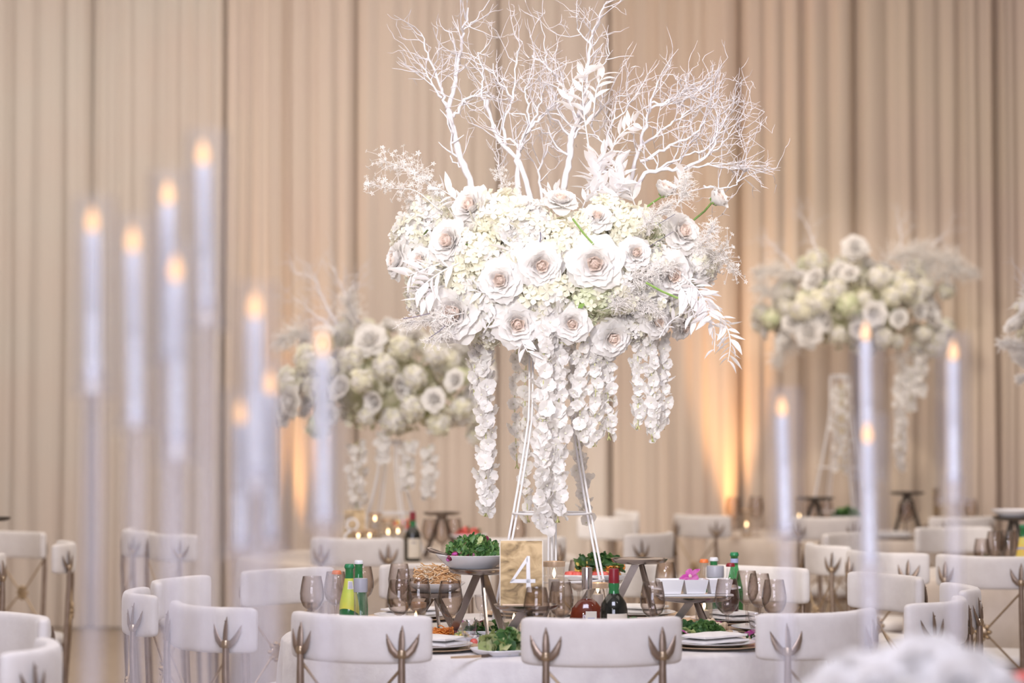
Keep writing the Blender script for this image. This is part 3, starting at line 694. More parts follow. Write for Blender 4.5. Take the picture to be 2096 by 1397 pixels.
# fried noodles
nx_ = X(893, 8.2)
bowl('noodle_dish', nx_, 8.2, zE + 0.012, 0.10, 0.032, 'shallow white dish of crisp golden noodles', foot=0.6)
strand_heap('crispy_noodles', nx_ + 0.004, 8.2, zE + 0.04, 0.078, 0.078, 0.056, 330, ['noodle', 'noodle', 'hummus'], 0.05, 0.0022, 'heap of crisp golden fried noodles', 'noodles', 23)
# tomato platter
platter('oval_platter', X(1218, 8.52), 8.52, zF + 0.012, 0.24, 0.16, 0.05, 'white platter of tomatoes and peppers behind the stand legs')
for i, (dx, dy) in enumerate([(-0.085, -0.04), (-0.06, -0.055), (-0.03, -0.05), (0.01, -0.055), (0.035, -0.045), (-0.075, -0.01)]):
    b = MB(); b.lathe([(0, -0.012), (0.012, -0.010), (0.019, 0.0), (0.014, 0.010), (0.003, 0.012), (0, 0.011)], 14)
    q = b.build('tomato', 'tomato', loc=(X(1214, 8.52) + dx, 8.52 + dy, zF + 0.031)); tag(q, ['leftmost', 'second from left', 'third from left', 'fourth from left', 'rightmost', 'rearmost'][i] + ' of the red tomato halves on the raised platter', 'tomato', 'tomatoes on the raised platter')
strand_heap('sliced_peppers', X(1228, 8.52), 8.55, zF + 0.026, 0.085, 0.05, 0.05, 120, ['carrot', 'pepper_yellow', 'salad_dark', 'salad_green'], 0.05, 0.0045, 'orange and yellow pepper strips on the tomato platter', 'peppers', 24)
leaf_heap('herb_topping', X(1226, 8.52), 8.53, zF + 0.062, 0.08, 0.045, 0.035, 90, ['salad_dark', 'salad_green'], 0.03, 'green herbs over the pepper strips', 'herbs', 25)
# carrot platter, left
platter('carrot_platter', X(926, 7.75), 7.75, TOP, 0.16, 0.10, 0.0, 'white platter of shredded carrot and pickles')
strand_heap('shredded_carrot', X(907, 7.75), 7.74, TOP + 0.008, 0.034, 0.032, 0.034, 130, ['carrot'], 0.035, 0.0022, 'mound of shredded orange carrot', 'carrot', 26)
chunk_heap('pickles', X(945, 7.75), 7.74, TOP + 0.008, 0.03, 0.03, 0.026, 40, ['lettuce', 'pepper_yellow', 'hummus'], 0.010, 'pale yellow pickles beside the shredded carrot', 'pickles', 27)
chunk_heap('diced_beetroot', X(922, 7.78), 7.775, TOP + 0.008, 0.045, 0.018, 0.03, 40, ['beet'], 0.009, 'dark diced beetroot behind the shredded carrot', 'beetroot', 28)
b = MB(); b.lathe([(0, -0.01), (0.011, -0.006), (0.013, 0.002), (0.008, 0.01), (0, 0.012)], 14); q = b.build('cherry_tomato', 'tomato', loc=(X(970, 7.62), 7.62, TOP + 0.011)); tag(q, 'single red cherry tomato beside the small clear glass', 'tomato')
# herb platter
platter('herb_platter', X(1003, 8.03), 8.0, TOP, 0.20, 0.14, -0.1, 'white platter of grilled greens under the tall tray stand')
leaf_heap('grilled_greens', X(998, 8.0), 7.99, TOP + 0.008, 0.075, 0.048, 0.03, 150, ['salad_dark', 'salad_green', 'hummus', 'beet'], 0.036, 'dark grilled greens on the platter under the tall tray stand', 'greens', 29, [4, 3, 1.5, 0.7])
# green salad platter, front
platter('green_salad_platter', X(1032, 7.33), 7.33, TOP, 0.18, 0.17, 0.5, 'angular white platter of green salad in front of the number four sign')
leaf_heap('green_salad', X(1032, 7.33), 7.33, TOP + 0.008, 0.066, 0.06, 0.045, 200, ['salad_green', 'lettuce', 'lettuce', 'salad_dark'], 0.04, 'mound of light green lettuce on the front angular platter', 'salad', 30, slim=0.6)
leaf_heap('parsley_sprig', X(1042, 7.31), 7.31, TOP + 0.048, 0.024, 0.02, 0.026, 60, ['salad_green'], 0.02, 'dark parsley sprig topping the front green salad', 'parsley', 31, slim=0.6)
# right platters
platter('hummus_platter', X(1448, 7.9), 7.9, TOP, 0.20, 0.16, 0.0, 'long white platter of hummus and parsley at right')
chunk_heap('hummus', X(1455, 7.93), 7.93, TOP + 0.008, 0.06, 0.035, 0.045, 60, ['hummus'], 0.016, 'beige hummus mound behind the parsley', 'hummus', 32)
leaf_heap('curly_parsley', X(1443, 7.86), 7.865, TOP + 0.01, 0.06, 0.028, 0.042, 300, ['salad_green', 'salad_green', 'salad_dark'], 0.02, 'curly bright parsley bed on the right platter', 'parsley', 33, slim=0.65)
leaf_heap('dark_parsley', X(1398, 7.97), 7.97, TOP, 0.034, 0.03, 0.05, 110, ['salad_dark'], 0.022, 'dark curly parsley bunch under the compartment dish', 'parsley', 34, slim=0.65)
leaf_heap('parsley_garnish', X(1294, 7.7), 7.7, TOP, 0.036, 0.03, 0.085, 90, ['salad_dark', 'salad_green'], 0.022, 'dark parsley garnish right of the dark liquor bottle', 'parsley', 35, slim=0.6)
chunk_heap('pickled_vegetables', X(1546, 7.82), 7.82, TOP, 0.045, 0.035, 0.03, 40, ['hummus', 'carrot', 'salad_dark', 'napkin'], 0.013, 'mixed pickled vegetables beside the tall smoked glass', 'pickles', 36)
leaf_heap('cabbage_leaves', X(1398, 7.74), 7.74, TOP, 0.04, 0.03, 0.03, 40, ['lettuce', 'lettuce', 'salad_green'], 0.036, 'pale cabbage leaves beside the middle chair pad', 'cabbage', 37, slim=0.6)
# orchid garnishes
def orchid(x, y, z, s, label, rx=0.4):
    b = MB()
    for k in range(5):
        a = 2 * PI * k / 5; d = Vector((math.cos(a), math.sin(a), 0.35)); sd = Vector((-math.sin(a), math.cos(a), 0)); vs = []
        for i in range(4):
            tt = i / 3; w = s * 0.34 * math.sin(PI * (0.12 + 0.8 * tt)); c = d * s * tt - Vector((0, 0, 0.25 * s * tt * tt)); vs += [c - sd * w + Vector((0, 0, w * 0.3)), c, c + sd * w + Vector((0, 0, w * 0.3))]
        b.add(vs, [(i * 3 + k2, i * 3 + k2 + 1, i * 3 + k2 + 4, i * 3 + k2 + 3) for i in range(3) for k2 in range(2)], 0)
    b.lathe([(0, 0), (s * 0.16, s * 0.06), (s * 0.12, s * 0.26), (0, s * 0.3)], 8, 1)
    o = b.build('orchid_blossom', ['purple', 'petal_blush'], loc=(x, y, z + s * 0.12), angle=180); o.rotation_euler = (-rx, 0.2, x * 9); tag(o, label, 'orchid', 'purple orchid garnishes')
# compartment dish
cz = zD + 0.012; cx_, cy_ = X(1420, 8.12), 8.12
t = thing('compartment_dish', 'white rectangular dish with three square bowls on a tray', 'dish', (cx_, cy_, cz), 0.10)
b = MB(); b.box((0, 0, 0.004), (0.25, 0.10, 0.008), ch=0.002)
for s in (-1, 1): b.box((s * 0.135, 0, 0.008), (0.03, 0.11, 0.006), Matrix.Rotation(-s * 0.15, 4, 'Y'))
b.build('base_tray', 'porcelain', t, smooth=False)
for k in range(3):
    b = MB(); x0 = (k - 1) * 0.083; o_, i_ = 0.0405, 0.0375; h = 0.056
    vs = [(x0 + sx * w, sy * w * 1.15, z) for (w, z) in ((0.031, 0.009), (o_, h), (i_, h), (0.028, 0.014)) for sx, sy in ((-1, -1), (1, -1), (1, 1), (-1, 1))]
    fs = [(3, 2, 1, 0), (12, 13, 14, 15)] + [(i * 4 + q, i * 4 + (q + 1) % 4, (i + 1) * 4 + (q + 1) % 4, (i + 1) * 4 + q) for i in range(3) for q in range(4)]
    b.add(vs, fs); b.build('square_bowl', 'porcelain', t, smooth=False)
leaf_heap('nut_filling', cx_ - 0.002, cy_, cz + 0.018, 0.024, 0.024, 0.03, 40, ['hummus', 'noodle'], 0.016, 'brown nut filling in the middle square bowl', 'nuts', 38)
orchid(cx_ - 0.012, cy_ - 0.012, cz + 0.058, 0.040, 'purple orchid on the white compartment dish', -0.75)
orchid(X(1470, 7.98), 8.0, TOP + 0.035, 0.022, 'purple orchid under the right end of the compartment dish')
orchid(X(1541, 7.77), 7.77, TOP + 0.022, 0.03, 'purple orchid beside the pickled vegetables')
orchid(X(1402, 7.70), 7.70, TOP + 0.028, 0.026, 'purple orchid beside the pale cabbage leaves')
orchid(X(950, 8.02), 8.06, TOP + 0.03, 0.026, 'purple orchid left of the tall tray stand leg')
# cutlery
def fork(x, y, rz, label):
    t = thing('fork', label, 'fork', (x, y, TOP + 0.004), rz)
    b = MB(); b.tube([(0, -0.1, 0), (0, -0.05, 0.001), (0, 0.02, 0.004), (0, 0.045, 0.003)], [0.004, 0.003, 0.0025, 0.006], 6, asp=0.5); b.build('handle', 'gold_rim', t)
    for k in range(4):
        b = MB(); b.tube([((k - 1.5) * 0.0045, 0.043, 0.003), ((k - 1.5) * 0.005, 0.07, 0.002), ((k - 1.5) * 0.005, 0.095, 0.006)], [0.002, 0.0017, 0.001], 5); b.build('tine', 'gold_rim', t)
fork(X(1062, 7.28), 7.30, 0.15, 'gold fork left of the middle chair pad, nearer one'); fork(X(1076, 7.28), 7.33, 0.12, 'gold fork left of the middle chair pad, farther one')
t = thing('table_knife', 'table knife lying right of the left place setting', 'knife', (X(985, 7.24), 7.235, TOP + 0.004), -1.1)
b = MB(); b.tube([(0, -0.1, 0), (0, -0.02, 0.0), (0, 0.0, 0)], [0.0035, 0.005, 0.004], 6, asp=0.6); b.build('handle', 'gold_rim', t)
b = MB(); b.tube([(0, 0, 0), (0, 0.06, 0), (0.002, 0.11, 0)], [0.005, 0.008, 0.002], 6, asp=0.15); b.build('blade', 'steel', t)

# ------------------------------------------------------------------ bottles
def bottle(name, label, px, Y, prof, mat, cat='bottle', group=None, z=TOP, scale=1.0, sx=1.0, sy=1.0):
    t = thing(name, label, cat, (X(px, Y), Y, z), 0, group); b = MB(); b.lathe(prof, 28, sx=sx, sy=sy); b.build('bottle_body', mat, t)
    if scale != 1.0: t.scale = (scale,) * 3
    return t
WP = [(0, 0), (0.027, 0), (0.0305, 0.004), (0.031, 0.09), (0.029, 0.12), (0.019, 0.165), (0.0135, 0.19), (0.0125, 0.225), (0.0145, 0.228), (0.0145, 0.236), (0.0, 0.236)]
def lab_wrap(prof_r, z0, z1, a0, a1, mat, parent, name='label', n=14, wave=0.0, r2=None, m=4):
    b = MB(); vs = []
    for j in range(m + 1):
        for k in range(n + 1):
            a = a0 + (a1 - a0) * k / n; tz = j / m
            zz0 = z0 + wave * math.sin(3 * (k / n) + 0.5); z = zz0 + (z1 - zz0) * tz
            r = prof_r(z); vs.append((r * math.cos(a), r * math.sin(a), z))
    fs = [(j * (n + 1) + k, j * (n + 1) + k + 1, (j + 1) * (n + 1) + k + 1, (j + 1) * (n + 1) + k) for j in range(m) for k in range(n)]
    b.add(vs, fs); return b.build(name, mat, parent, angle=180)
def prof_fn(prof, off):
    def f(z):
        for (r0, z0), (r1, z1) in zip(prof[1:], prof[2:]):
            if z0 <= z <= z1 and z1 > z0: return r0 + (r1 - r0) * (z - z0) / (z1 - z0) + off
        return prof[2][0] + off
    return f
def crown(parent, z, r, mat):
    b = MB(); b.lathe([(r * 1.15, z - 0.006), (r * 1.2, z - 0.004), (r * 1.05, z + 0.003), (r * 0.9, z + 0.006), (0, z + 0.0065)], 21); b.build('cap', mat, parent)
F = prof_fn(WP, 0.0012)
t = bottle('water_bottle', 'green bottle with a yellow-green label at the left of table four', 716, 7.74, WP, 'green_bottle', group='drink bottles on table four', scale=1.03)
lb = lab_wrap(F, 0.088, 0.198, -PI / 2 - 1.5, -PI / 2 + 1.5, 'label_yellow', t, wave=0.018); crown(t, 0.236, 0.0135, 'cap_green')
o = lab_wrap(prof_fn(WP, 0.0022), 0.165, 0.190, -PI / 2 - 0.2, -PI / 2 + 0.75, 'label_cream', lb, 'barcode_patch', m=2)
for k in range(5): lab_wrap(prof_fn(WP, 0.003), 0.168 + k * 0.0042, 0.170 + k * 0.0042, -PI / 2 - 0.05, -PI / 2 + 0.6, 'label_blue', lb, 'printed_line', m=1, n=6)
t = bottle('water_bottle', 'green bottle with a white cap behind the grey lid at left', 735, 8.0, WP, 'green_bottle', group='drink bottles on table four', scale=1.02); crown(t, 0.236, 0.0135, 'cap_white')
SP = [(0, 0), (0.026, 0), (0.028, 0.004), (0.028, 0.10), (0.024, 0.128), (0.0135, 0.165), (0.0125, 0.19), (0.0135, 0.2), (0, 0.2)]
for px, Y, mat, cap, lab, s in [(1440, 8.62, 'clear_glass', 'cap_orange', 'clear bottle with an orange cap behind the compartment dish', 1.05), (1460, 8.70, 'green_bottle', 'cap_white', 'small green bottle with a white cap behind the compartment dish', 1.06),
                              (1494, 8.45, 'clear_glass', 'capsule_red', 'clear cola bottle with a red cap right of the compartment dish', 1.03)]:
    t = bottle('soda_bottle', lab, px, Y, SP, mat, group='drink bottles on table four', scale=s); crown(t, 0.2, 0.0132, cap)
    if cap == 'capsule_red':
        b = MB(); b.lathe([(0, 0.004), (0.0255, 0.004), (0.0265, 0.10), (0.022, 0.128), (0.015, 0.152), (0, 0.152)], 20); b.build('cola_fill', 'cola', t)
t = bottle('water_bottle', 'tall green bottle with a blue-banded neck right of the compartment dish', 1502, 8.6, WP, 'green_glass', group='drink bottles on table four', scale=1.0); crown(t, 0.236, 0.0135, 'cap_green')
lab_wrap(F, 0.205, 0.22, 0, 2 * PI, 'label_blue', t, 'neck_band', n=20, m=1)
def lidded(px, Y, h, r, label):
    t = thing('lidded_tumbler', label, 'tumbler', (X(px, Y), Y, TOP)); b = MB(); b.lathe([(0, 0), (r * 0.8, 0), (r * 0.92, 0.01), (r * 0.98, h * 0.8), (r * 0.9, h * 0.8), (r * 0.8, 0.012), (0, 0.01)], 24); b.build('glass_body', 'clear_glass', t, angle=180)
    b = MB(); b.lathe([(r, h * 0.80), (r * 1.02, h * 0.81), (r * 1.02, h * 0.985), (r * 0.97, h), (0, h)], 24); b.build('lid', 'grey_lid', t)
lidded(739, 7.6, 0.212, 0.022, 'clear tumbler with a grey lid beside the green bottle at left'); lidded(1463, 8.5, 0.2, 0.030, 'clear tumbler with a grey lid among the small bottles at right')
# brandy with chrome stopper
t = bottle('brandy_bottle', 'round amber brandy bottle with a silver stopper', 1201, 7.55, [(0, 0), (0.036, 0), (0.046, 0.006), (0.055, 0.05), (0.055, 0.09), (0.047, 0.122), (0.030, 0.143), (0.018, 0.152), (0.0, 0.153)], 'amber_liquor', group='liquor bottles on table four', sy=0.55)
b = MB(); b.lathe([(0.018, 0.150), (0.0145, 0.158), (0.0135, 0.175), (0.0155, 0.178), (0.0155, 0.184), (0, 0.184)], 20); b.build('neck', 'clear_glass', t, angle=180)
b = MB(); b.lathe([(0.016, 0.182), (0.0165, 0.184), (0.0165, 0.246), (0.0155, 0.2495), (0, 0.25)], 24); b.build('stopper', 'chrome', t)
b = MB(); b.box((0.012, -0.0305, 0.098), (0.034, 0.0012, 0.034), ch=0.0003); lb = b.build('label', 'label_cream', t, smooth=False)
b = MB(); b.box((0.012, -0.0313, 0.094), (0.022, 0.0006, 0.003)); b.build('printed_line', 'label_blue', lb, smooth=False)
def liquor(px, Y, label, group):
    t = bottle('liquor_bottle', label, px, Y, [(0, 0), (0.037, 0), (0.041, 0.005), (0.042, 0.03), (0.042, 0.125), (0.038, 0.148), (0.025, 0.168), (0.0165, 0.178), (0.015, 0.19), (0.0165, 0.20), (0.0145, 0.235), (0, 0.236)], 'dark_liquor', group=group)
    b = MB(); b.lathe([(0.0172, 0.178), (0.0155, 0.19), (0.0172, 0.20), (0.0155, 0.216), (0.0, 0.216)], 20); b.build('green_neck', 'green_bottle', t)
    b = MB(); b.lathe([(0.016, 0.208), (0.0163, 0.21), (0.0158, 0.249), (0.0145, 0.253), (0, 0.2535)], 20); b.build('capsule', 'capsule_red', t)
    lb = lab_wrap(lambda z: 0.0428, 0.02, 0.118, -PI / 2 - 0.55, -PI / 2 + 1.15, 'label_cream', t)
    for k in range(6): lab_wrap(lambda z: 0.0434, 0.094, 0.102, -PI / 2 - 0.05 + k * 0.09, -PI / 2 + 0.0 + k * 0.09, 'label_ink', lb, 'letter', n=2, m=1)
    return t
liquor(1256, 7.42, 'dark liquor bottle with a red capsule and cream label on table four', 'liquor bottles on table four')
liquor(845, 12.35, 'dark liquor bottle with a red capsule on table eight', 'liquor bottles on table eight')
t = bottle('water_bottle', 'green bottle with a yellow and orange label at the right edge', 2092, 10.7, WP, 'green_bottle', group='drink bottles on the right edge table', scale=1.05)
lab_wrap(F, 0.03, 0.19, -PI / 2 - 1.5, -PI / 2 + 1.5, 'label_orange', t, wave=0.01); crown(t, 0.236, 0.0135, 'cap_green')
lab_wrap(prof_fn(WP, 0.002), 0.13, 0.148, -PI / 2 - 1.4, -PI / 2 + 1.4, 'label_blue', t, 'blue_band', wave=0.012, m=1)
t = bottle('water_bottle', 'blurred green bottle neck at the lower right corner', 2015, 4.3, WP, 'green_bottle', group='drink bottles on the nearest table', scale=1.16); crown(t, 0.236, 0.0135, 'cap_green')
t = bottle('water_bottle', 'blurred bottle with a pinkish cap cut by the lower right corner', 2088, 4.25, SP, 'green_glass', group='drink bottles on the nearest table', scale=1.25); crown(t, 0.2, 0.0132, 'tomato')
t = bottle('soda_bottle', 'blurred clear bottle with a pink cap beside the lower right green neck', 2045, 4.2, SP, 'clear_glass', group='drink bottles on the nearest table', scale=1.24); crown(t, 0.2, 0.0132, 'tomato')
t = bottle('soda_bottle', 'clear bottle with an orange cap left of the yellow-labelled green bottle', 690, 7.95, SP, 'clear_glass', group='drink bottles on table four', scale=1.05); crown(t, 0.2, 0.0132, 'cap_orange')

# ------------------------------------------------------------------ votive candle cylinders: fine horizontal ribs and a gold rim
def votive(px, Y, h, r, label, group, flame=None, ribs=True):
    t = thing('votive_cylinder', label, 'candle holder', (X(px, Y), Y, TOP), 0, group)
    b = MB(); n = max(8, int(h / 0.006)) if ribs else 6; pr = [(0, 0), (r * 0.95, 0)]
    for k in range(n + 1): pr.append((r + (0.0007 if k % 2 else 0), 0.003 + (h - 0.003) * k / n))
    pr += [(r - 0.0025, h), (r - 0.0025, 0.006), (0, 0.006)]
    b.lathe(pr, 24); b.build('glass_body', 'votive_glass', t, angle=180)
    b = MB(); b.lathe([(r + 0.0012, h - 0.016), (r + 0.0016, h - 0.014), (r + 0.0016, h), (r - 0.003, h + 0.0006), (r - 0.003, h - 0.014)], 24); b.build('gold_rim', 'gold_rim', t)
    fz = flame if flame is not None else h * 0.55
    b = MB(); b.lathe([(0, fz - 0.055), (0.016, fz - 0.055), (0.018, fz - 0.05), (0.018, fz - 0.018), (0.015, fz - 0.015), (0, fz - 0.016)], 18); c = b.build('candle', 'wax', t)
    b = MB(); b.lathe([(0, fz - 0.014), (0.0045, fz - 0.005), (0.0055, fz + 0.002), (0.003, fz + 0.013), (0, fz + 0.02)], 10); b.build('flame', 'tealight_flame', c, angle=180)
    b = MB(); b.lathe([(0, 0.0), (0.012, 0.0), (0.004, 0.01), (0.003, fz - 0.055), (0, fz - 0.054)], 8); b.build('pedestal', 'votive_glass', t)
V4 = 'ribbed gold-rimmed candle cylinders on table four'
votive(1134, 7.78, 0.255, 0.034, 'tall ribbed candle cylinder just right of the number four sign', V4, 0.215)
votive(1223, 7.8, 0.185, 0.033, 'ribbed candle cylinder between the two liquor bottles', V4, 0.165)
votive(1052, 7.72, 0.115, 0.036, 'short ribbed cylinder under the number four sign tray', V4, 0.075)
votive(852, 7.9, 0.115, 0.033, 'ribbed cylinder under the noodle dish', V4, 0.07)
votive(1440, 8.36, 0.11, 0.03, 'ribbed cylinder under the compartment dish', V4, 0.07)
V8 = 'lit candle cylinders on table eight'
for px, Y, h, fz, lab in [(768, 12.7, 0.235, 0.205, 'lit candle cylinder right of the number eight sign'), (815, 12.45, 0.18, 0.15, 'lit candle cylinder left of the dark bottle on table eight'), (734, 12.3, 0.16, 0.135, 'lit candle below the number eight sign, left one'), (757, 12.35, 0.16, 0.135, 'lit candle below the number eight sign, right one'), (795, 12.8, 0.2, 0.13, 'lit candle cylinder in the middle of the candles on table eight')]:
    votive(px, Y, h, 0.034, lab, V8, fz, False)
votive(1527, 15.0, 0.18, 0.034, 'gold-rimmed candle cylinder before the amber light', 'candle cylinders on the farthest right table', 0.08, False)
votive(1634, 15.3, 0.24, 0.03, 'gold-rimmed candle cylinder beside the far dark tray stand', 'candle cylinders on the farthest right table', 0.12, False)

# ------------------------------------------------------------------ table number signs
def number_sign(px, Y, y_top, y_bot, w, z0, label, digit, rz=0.0):
    h = (y_bot - y_top) / FPX * Y; x = X(px, Y)
    t = thing('table_number_sign', label, 'sign', (x, Y, z0), rz)
    b = MB(); b.box((0, 0, h / 2), (w, 0.004, h), ch=0.0006); b.build('gold_panel', 'gold_mirror', t, smooth=False)
    b = MB(); e = 0.0028
    b.box((0, 0, h - e / 2), (w + e, 0.005, e)); b.box((-w / 2, 0, h / 2), (e, 0.005, h)); b.box((w / 2, 0, h / 2), (e, 0.005, h)); b.build('edge_strip', 'label_cream', t, smooth=False)
    b = MB()
    b.box((0, 0.02, 0.003), (w * 0.9, 0.045, 0.006), ch=0.001); b.build('foot', 'gold_rim', t, smooth=False)
    d = MB(); yf = -0.0021; yk = -0.0045
    def poly(pts):
        n = len(pts); vs = [(p[0], yk, p[1]) for p in pts] + [(p[0], yf, p[1]) for p in pts]
        d.add(vs, [tuple(range(n)), tuple(range(2 * n - 1, n - 1, -1))] + [(i, n + i, n + (i + 1) % n, (i + 1) % n) for i in range(n)])
    if digit == 4:
        u = h / 131.0; ox = 0.0
        def P(x_, y_): return ((x_ - 1067) * u, (1237 - y_) * u)
        poly([P(1078, 1138), P(1084, 1138), P(1084.5, 1168), P(1085.5, 1193), P(1088, 1210), P(1076.5, 1210), P(1077, 1185), P(1077, 1149)])       # stem, flared at the foot
        poly([P(1078.5, 1138), P(1080, 1147.5), P(1052, 1187), P(1044, 1190.5)])                                    # diagonal
        poly([P(1044, 1191.5), P(1049, 1184), P(1095, 1184), P(1095, 1191.5)])                                           # crossbar
    else:
        for cz, R1, r1 in ((h * 0.62, 0.034, 0.024), (h * 0.29, 0.043, 0.031)):
            n = 32; vs = []
            for yy in (yk, yf):
                for rr in (R1, r1): vs += [(rr * math.cos(2 * PI * k / n) - w * 0.1, yy, cz + rr * math.sin(2 * PI * k / n)) for k in range(n)]
            fs = []
            for k in range(n):
                k2 = (k + 1) % n; fs += [(k, k2, n + k2, n + k), (2 * n + k, 3 * n + k, 3 * n + k2, 2 * n + k2), (k, 2 * n + k, 2 * n + k2, k2), (n + k, n + k2, 3 * n + k2, 3 * n + k)]
            d.add(vs, fs)
    d.build('numeral', 'sign_white', t, smooth=False)
number_sign(1067, 7.46, 1106, 1240, 0.131, zB + 0.0105, 'gold table sign with a white numeral 4', 4, 0.03)
number_sign(726, 12.55, 1017, 1100, 0.115, TOP + 0.05, 'blurred gold table sign with a white numeral 8', 8, 0.05)
tray_stand('tray_stand', X(726, 12.55), 12.55, 0.04, 0.08, 0.06, 'low metal tray stand under the number eight sign')
t = thing('table_number_sign', 'blurred gold table sign turned sideways on the farthest right table', 'sign', (X(1915, 15.6), 15.6, TOP + 0.05), 1.15)
b = MB(); b.box((0, 0, 0.12), (0.15, 0.005, 0.24), ch=0.0008); b.build('gold_panel', 'gold_mirror', t, smooth=False)
b = MB(); b.box((0, 0.02, 0.003), (0.12, 0.06, 0.006)); b.build('foot', 'gold_rim', t, smooth=False)
tray_stand('tray_stand', X(1915, 15.6), 15.6, 0.04, 0.09, 0.06, 'low tray stand under the sideways gold sign at right')

# background dishes
platter('rectangular_dish', X(960, 12.6), 12.6, 1.44 - (1100 - HOR) * 12.6 / FPX + 0.0, 0.2, 0.12, 0.1, 'white rectangular dish on table eight behind the salad bowl')
tray_stand('tray_stand', X(960, 12.6), 12.6, 1.44 - (1100 - HOR) * 12.6 / FPX - TOP - 0.012, 0.08, 0.07, 'metal tray stand under the white dish on table eight')
chunk_heap('tomato_salad', X(960, 12.6), 12.6, 1.44 - (1100 - HOR) * 12.6 / FPX + 0.008, 0.07, 0.04, 0.05, 40, ['tomato', 'tomato', 'salad_dark'], 0.016, 'red tomato salad in the white dish on table eight', 'salad', 41)
bowl('fruit_bowl', X(822, 13.3), 13.3, TOP + 0.09, 0.09, 0.035, 'white bowl of red fruit behind the candles on table eight')
tray_stand('tray_stand', X(822, 13.3), 13.3, 0.078, 0.08, 0.07, 'metal tray stand under the red fruit bowl')
chunk_heap('red_fruit', X(822, 13.3), 13.3, TOP + 0.115, 0.075, 0.06, 0.06, 50, ['tomato', 'tomato', 'salad_dark', 'pepper_yellow'], 0.018, 'pile of red fruit on table eight', 'fruit', 42)
bowl('far_salad_bowl', X(1733, 14.95), 14.95, TOP + 0.085, 0.11, 0.05, 'far white bowl of green salad left of the tall right candle', foot=0.6)
tray_stand('tray_stand', X(1733, 14.95), 14.95, 0.073, 0.085, 0.07, 'metal tray stand under the far green salad bowl')
leaf_heap('far_green_salad', X(1733, 14.95), 14.95, TOP + 0.125, 0.085, 0.075, 0.06, 160, ['salad_dark', 'salad_green'], 0.035, 'far blurred mound of green salad', 'salad', 43)
bowl('white_dish', X(2072, 11.9), 11.9, zR + 0.012, 0.11, 0.035, 'white dish on the dark tray stand at the right edge', foot=0.6)
leaf_heap('green_garnish', X(2010, 11.55), 11.55, TOP, 0.035, 0.03, 0.06, 50, ['salad_dark', 'salad_green'], 0.03, 'green garnish behind the smoked glasses at the right edge', 'greens', 44)

# ------------------------------------------------------------------ tall taper candles in clear chimney holders on the nearest table
def taper(px, fy, cy, ry, Y, label, lean=0.0):
    x = X(px, Y); zf = W(px, fy, Y).z; zc = W(px, cy, Y).z; zb = W(px, ry, Y).z - 0.012
    x0 = x + (zf - zc) * lean
    H = thing('candle_holder', 'clear chimney holder of the ' + label.replace('taper ', ''), 'candle holder', (x0, Y, TOP), 0, 'clear chimney candle holders')
    def lp(z): return z - TOP
    b = MB(); b.lathe([(0, 0), (0.034, 0), (0.035, 0.004), (0.032, 0.010), (0.02, 0.014), (0, 0.016)], 28); b.build('base', 'stem_glass', H)
    b = MB(); b.lathe([(0.018, 0.013), (0.0155, 0.03), (0.0155, lp(zb) - 0.02), (0.0165, lp(zb) - 0.012), (0, lp(zb) - 0.011)], 18); b.build('stem', 'stem_glass', H, angle=180)
    b = MB(); b.lathe([(0, lp(zb) - 0.013), (0.013, lp(zb) - 0.008), (0.0185, lp(zb) + 0.004), (0.013, lp(zb) + 0.014), (0.010, lp(zb) + 0.018), (0.033, lp(zb) + 0.021), (0.0335, lp(zb) + 0.024), (0.016, lp(zb) + 0.026), (0.0155, lp(zc) + 0.012), (0.0125, lp(zc) + 0.012), (0.0125, lp(zc) - 0.001), (0, lp(zc) - 0.002)], 22); b.build('cup', 'stem_glass', H, angle=60)
    z0, z1 = lp(zb) + 0.024, lp(zf) + 0.035
    b = MB(); b.lathe([(0.0305, z0), (0.0305, z1), (0.0298, z1 + 0.001), (0.029, z1), (0.029, z0)], 28); b.build('chimney', 'chimney_glass', H, angle=60)
    C = thing('taper_candle', 'white ' + label, 'candle', (x0, Y, zc), 0, 'lit white taper candles'); L = zf - zc - 0.016
    b = MB(); b.lathe([(0, 0), (0.0108, 0), (0.0108, L * 0.5), (0.0100, L), (0.008, L + 0.003), (0, L + 0.003)], 18); o = b.build('wax_shaft', 'wax', C)
    b = MB(); b.lathe([(0, L + 0.002), (0.0055, L + 0.006), (0.0082, L + 0.013), (0.007, L + 0.022), (0.0035, L + 0.032), (0, L + 0.039)], 12); b.build('flame', 'flame_core', C, angle=180)
    C.rotation_euler = (0, -lean, 0)
for a in [(187, 455, 775, 822, 3.36, 'taper candle, leftmost of the tall left cluster', 0.012), (270, 495, 860, 893, 3.24, 'taper candle second from the left edge of the left cluster', 0.025),
          (342, 400, 730, 758, 3.46, 'taper candle with the second highest flame, left cluster', 0.01), (358, 555, 905, 958, 3.18, 'taper candle in front of the second highest flame, left cluster', 0.02),
          (413, 318, 630, 685, 3.38, 'taper candle with the highest flame', 0.028), (521, 630, 975, 1022, 3.28, 'taper candle right of the highest flame, middle height', 0.015),
          (492, 848, 1115, 1150, 3.44, 'taper candle with the lowest flame, left cluster', 0.01), (552, 787, 1100, 1145, 3.6, 'taper candle with its flame before the left background flowers', 0.01),
          (660, 705, 1060, 1088, 3.3, 'taper candle rightmost of the left cluster', 0.012),
          (1600, 835, 1085, 1115, 4.2, 'taper candle leftmost of the right cluster', 0.03), (1772, 682, 960, 990, 4.36, 'taper candle with the highest flame, right cluster', 0.015),
          (1775, 890, 1150, 1185, 4.08, 'taper candle below the highest flame, right cluster', 0.02), (1952, 722, 985, 1040, 4.24, 'taper candle nearest the right edge', 0.0)]:
    taper(*a)

